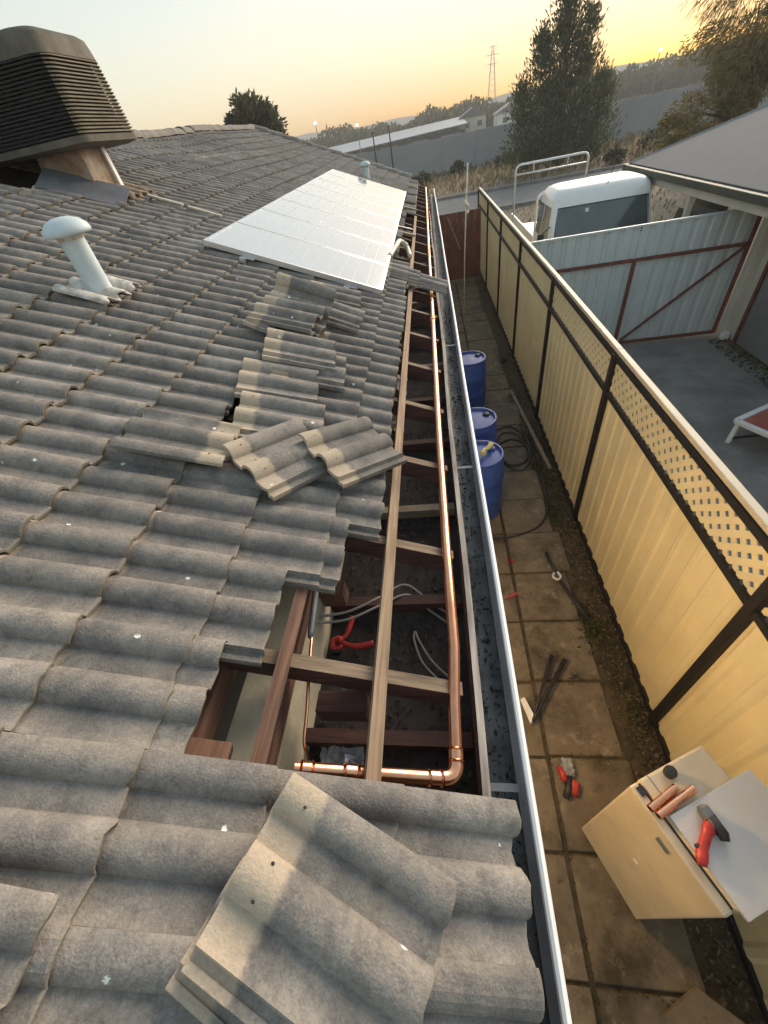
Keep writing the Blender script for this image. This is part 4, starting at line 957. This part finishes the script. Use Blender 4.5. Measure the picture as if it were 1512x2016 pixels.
for _ in range(7):
    z = random.uniform(.2, .6); a = random.uniform(0, 6.28); obj('limb', MB().tube([(8.75, 37, z * 7.5), (8.75 + 1.6 * math.cos(a), 37 + 1.6 * math.sin(a), z * 7.5 + .5)], [.08, .02], 6), M['bark'], t)
tree('weeping_tree', (12.9, 23.5, -.03), 5.6, 'olive-gold weeping tree behind the grey hip roof at right', 'tree', None, M['euc'],
     [((12.3, 23.5, 3.6), 2.4, 2.2, 1.7, 8000, .22, .038, .9), ((13.0, 23.2, 5.3), 3.4, 2.4, 1.5, 4200, .42, .028, 1.6), ((14.2, 23.2, 6.3), 2.8, 2.2, 1.2, 3000, .42, .03, 1.6), ((11.2, 23.6, 2.1), 1.6, 1.6, 1.1, 4500, .24, .05, .5), ((13.8, 23.4, 4.3), 2.4, 2.0, 1.6, 4000, .26, .032, 1.0)], .2, 12)
tree('bushy_tree', (-9.4, 30.0, -.03), 5.8, 'dark bushy tree rising behind the roof ridge', 'tree', None, M['olive'], [((-9.9, 30, 4.6), 1.0, 1.0, 1.2, 4500, .22, .09, .0), ((-8.9, 30, 4.5), 1.0, 1.0, 1.2, 4500, .22, .09, .0), ((-9.35, 30, 4.5), 1.2, 1.2, 1.3, 7000, .22, .09, .0), ((-9.5, 30, 4.6), 1.5, 1.4, 1.55, 6000, .26, .10, .0), ((-9.3, 30, 4.3), 1.45, 1.4, 1.7, 5000, .26, .10, .0), ((-8.5, 30, 3.9), .9, .9, .9, 1800, .26, .10, .0), ((-10.4, 30, 3.9), .7, .7, .9, 1500, .26, .10, .0)], .16, 6)
# shrubs on the verge
for i, (x, y, r, lab) in enumerate(((2.6, 43.5, .55, 'small olive shrub at the noise wall left of the pole'), (-.5, 40, .6, 'low shrub on the verge straight beyond the gutter'), (6.4, 44.6, .5, 'low shrub against the noise wall left of the conifer'), (11.5, 33.8, .55, 'low shrub on the verge below the conifer'), (14.6, 36, .8, 'dry bush on the verge right of the conifer'), (-3.4, 36, .7, 'low shrub on the verge beyond the far roof end'), (17.5, 38, .9, 'olive bush on the verge behind the weeping tree'))):
    sh = thing('shrub', (x, y, -.03), lab, 'shrub', 'shrubs on the verge'); m = MB(); crown(m, (x, y, r * .75), r * 1.2, r, r * .8, 900, .18, .08); obj('foliage', m, M['olive'], sh)
    obj('stem', MB().tube([(x, y, -.05), (x, y, r * .8)], [.04, .01], 6), M['bark'], sh)
for i, (x, y, h, lab) in enumerate(((-4.3, 46, 3.6, 'dark street pole left of its neighbour before the noise wall'), (-2.9, 46, 3.8, 'dark street pole right of its neighbour before the noise wall'))):
    tag(obj('street_pole', MB().tube([(x, y, -.03), (x, y, h)], [.07, .05], 8).box((x, y, h + .03), (.2, .2, .06)), M['black']), lab, 'pole', 'street poles by the noise wall')
# shed, far houses, wood, pylon, hill
sd = thing('far_shed', (-6, 110, 0), 'long pale blue metal roofed shed beyond the noise wall', 'shed')
obj('roof', MB().loft([[(-22, 104, 1.3), (8, 104, 2.0), (8, 122, 2.9), (-22, 122, 2.4)], [(-22, 104, 1.4), (8, 104, 2.1), (8, 122, 3.0), (-22, 122, 2.5)]]), M['shed'], sd)
obj('wall', MB().box((-7, 104.6, .6), (29, .2, 1.5)), M['black'], sd)
for i in range(5): obj('door', MB().box((-19 + i * 6, 104.45, .5), (3.4, .1, 1.1)), M['gdoor'], sd)
random.seed(17)
HL = 'pale far house '
hpos = [(10, 118, 'directly right of the long shed'), (17, 112, 'second to the right of the long shed'), (23, 116, 'third to the right of the long shed'), (28.5, 108, 'with darker walls, left of the conifer'), (34, 118, 'half hidden by the conifer'), (-27, 118, 'left of the long shed')]
for i, (x, y, lab) in enumerate(hpos):
    w, d, hh = random.uniform(4, 6), 6, random.uniform(2.2, 2.9); hs = thing('far_house', (x, y, -.03), HL + lab, 'house', 'far houses beyond the noise wall')
    obj('wall', MB().box((x, y, hh / 2), (w, d, hh)), (M['nwall'], M['white'], M['mortar'])[i % 3], hs)
    obj('roof', MB().prism([(x - w / 2 - .4, hh - .05), (x + w / 2 + .4, hh - .05), (x, hh + 1.3)], y - d / 2 - .3, y + d / 2 + .3, 'Y'), (M['nroof'], M['gdoor'], M['shed'])[i % 3], hs)
    for q in (-.25, .25): obj('window', MB().box((x + q * w, y - d / 2 - .02, hh * .55), (.9, .06, .8)), M['glass'], hs)
wd = MB(); random.seed(77)
for _ in range(60000):
    x = random.uniform(-110, 160); y = random.uniform(130, 165); hgt = 4.1 + .8 * math.sin(x * .21) + .6 * math.sin(x * .53 + 1) + .7 * math.sin(x * 1.31) * math.sin(y * .4) + max(0, x - 20) * .012
    wd.leaf((x, y, random.uniform(-.5, hgt)), random.uniform(.5, 1.0), .6, (random.gauss(0, .5), random.gauss(0, .5), 1))
tag(obj('far_wood', wd, M['farwood']), 'dark band of far trees along the horizon', 'trees', kind='stuff')
m = MB(); pts = []
N_ = 60
for i in range(N_ + 1):
    x = -420 + 840 * i / N_; hz = 8 + 2 * math.sin(i * .35) + 1.5 * math.sin(i * .9 + 1)
    m.v += [(x, 500, -.5), (x, 530, hz), (x, 580, -.5)]
for i in range(N_):
    a = 3 * i; m.f += [(a, a + 3, a + 4, a + 1), (a + 1, a + 4, a + 5, a + 2)]; m.m += [0, 0]
tag(obj('hills', m, M['hill'], None, True), kind='structure')
py_ = thing('power_pylon', (47, 400, 0), 'thin lattice power pylon on the horizon', 'pylon'); px_ = 47.2
for sx in (-1, 1):
    for sy in (-1, 1): obj('leg', MB().tube([(px_ + sx * 3, 400 + sy * 3, 0), (px_ + sx * .5, 400 + sy * .5, 31)], .16, 5), M['gdoor'], py_)
for z in range(3, 30, 3):
    w = 3 - 2.5 * z / 31; obj('brace', MB().tube([(px_ - w, 400 - w, z), (px_ + w, 400 - w, z + 2)], .09, 4).tube([(px_ + w, 400 - w, z), (px_ - w, 400 - w, z + 2)], .09, 4), M['gdoor'], py_)
for z, w in ((23, 3.2), (27, 4.2), (30.5, 2.6)): obj('cross_arm', MB().tube([(px_ - w, 400, z), (px_ + w, 400, z)], .14, 5), M['gdoor'], py_)
for i, (x, y, h, lab) in enumerate(((-19.5, 100, 6.2, 'lit street lamp above the left end of the far wood'), (38.0, 100, 5.8, 'lit street lamp low in the sky right of the conifer'), (-12, 100, 4.8, 'lit street lamp above the long shed'))):
    sl_ = thing('street_lamp', (x, y, 0), lab, 'street lamp', 'lit street lamps in the distance')
    obj('post', MB().tube([(x, y, -.03), (x, y, h)], [.09, .06], 6), M['gdoor'], sl_); obj('lamp', MB().box((x, y, h + .12), (.32, .25, .26)), M['lit'], sl_)

hz_ = obj('haze', MB().box((0, 270, 15.8), (900, 680, 34)), mat('haze_volume', (.8, .8, .8)), None); tag(hz_, 'thin evening haze over the whole place', 'haze', kind='stuff')
hm = MATS['haze_volume']; N = hm.node_tree.nodes; N.clear(); out = N.new("ShaderNodeOutputMaterial"); pv = N.new("ShaderNodeVolumePrincipled")
pv.inputs['Color'].default_value = (.93, .92, .90, 1); pv.inputs['Density'].default_value = .0014; lk(hm, pv.outputs[0], out.inputs['Volume'])
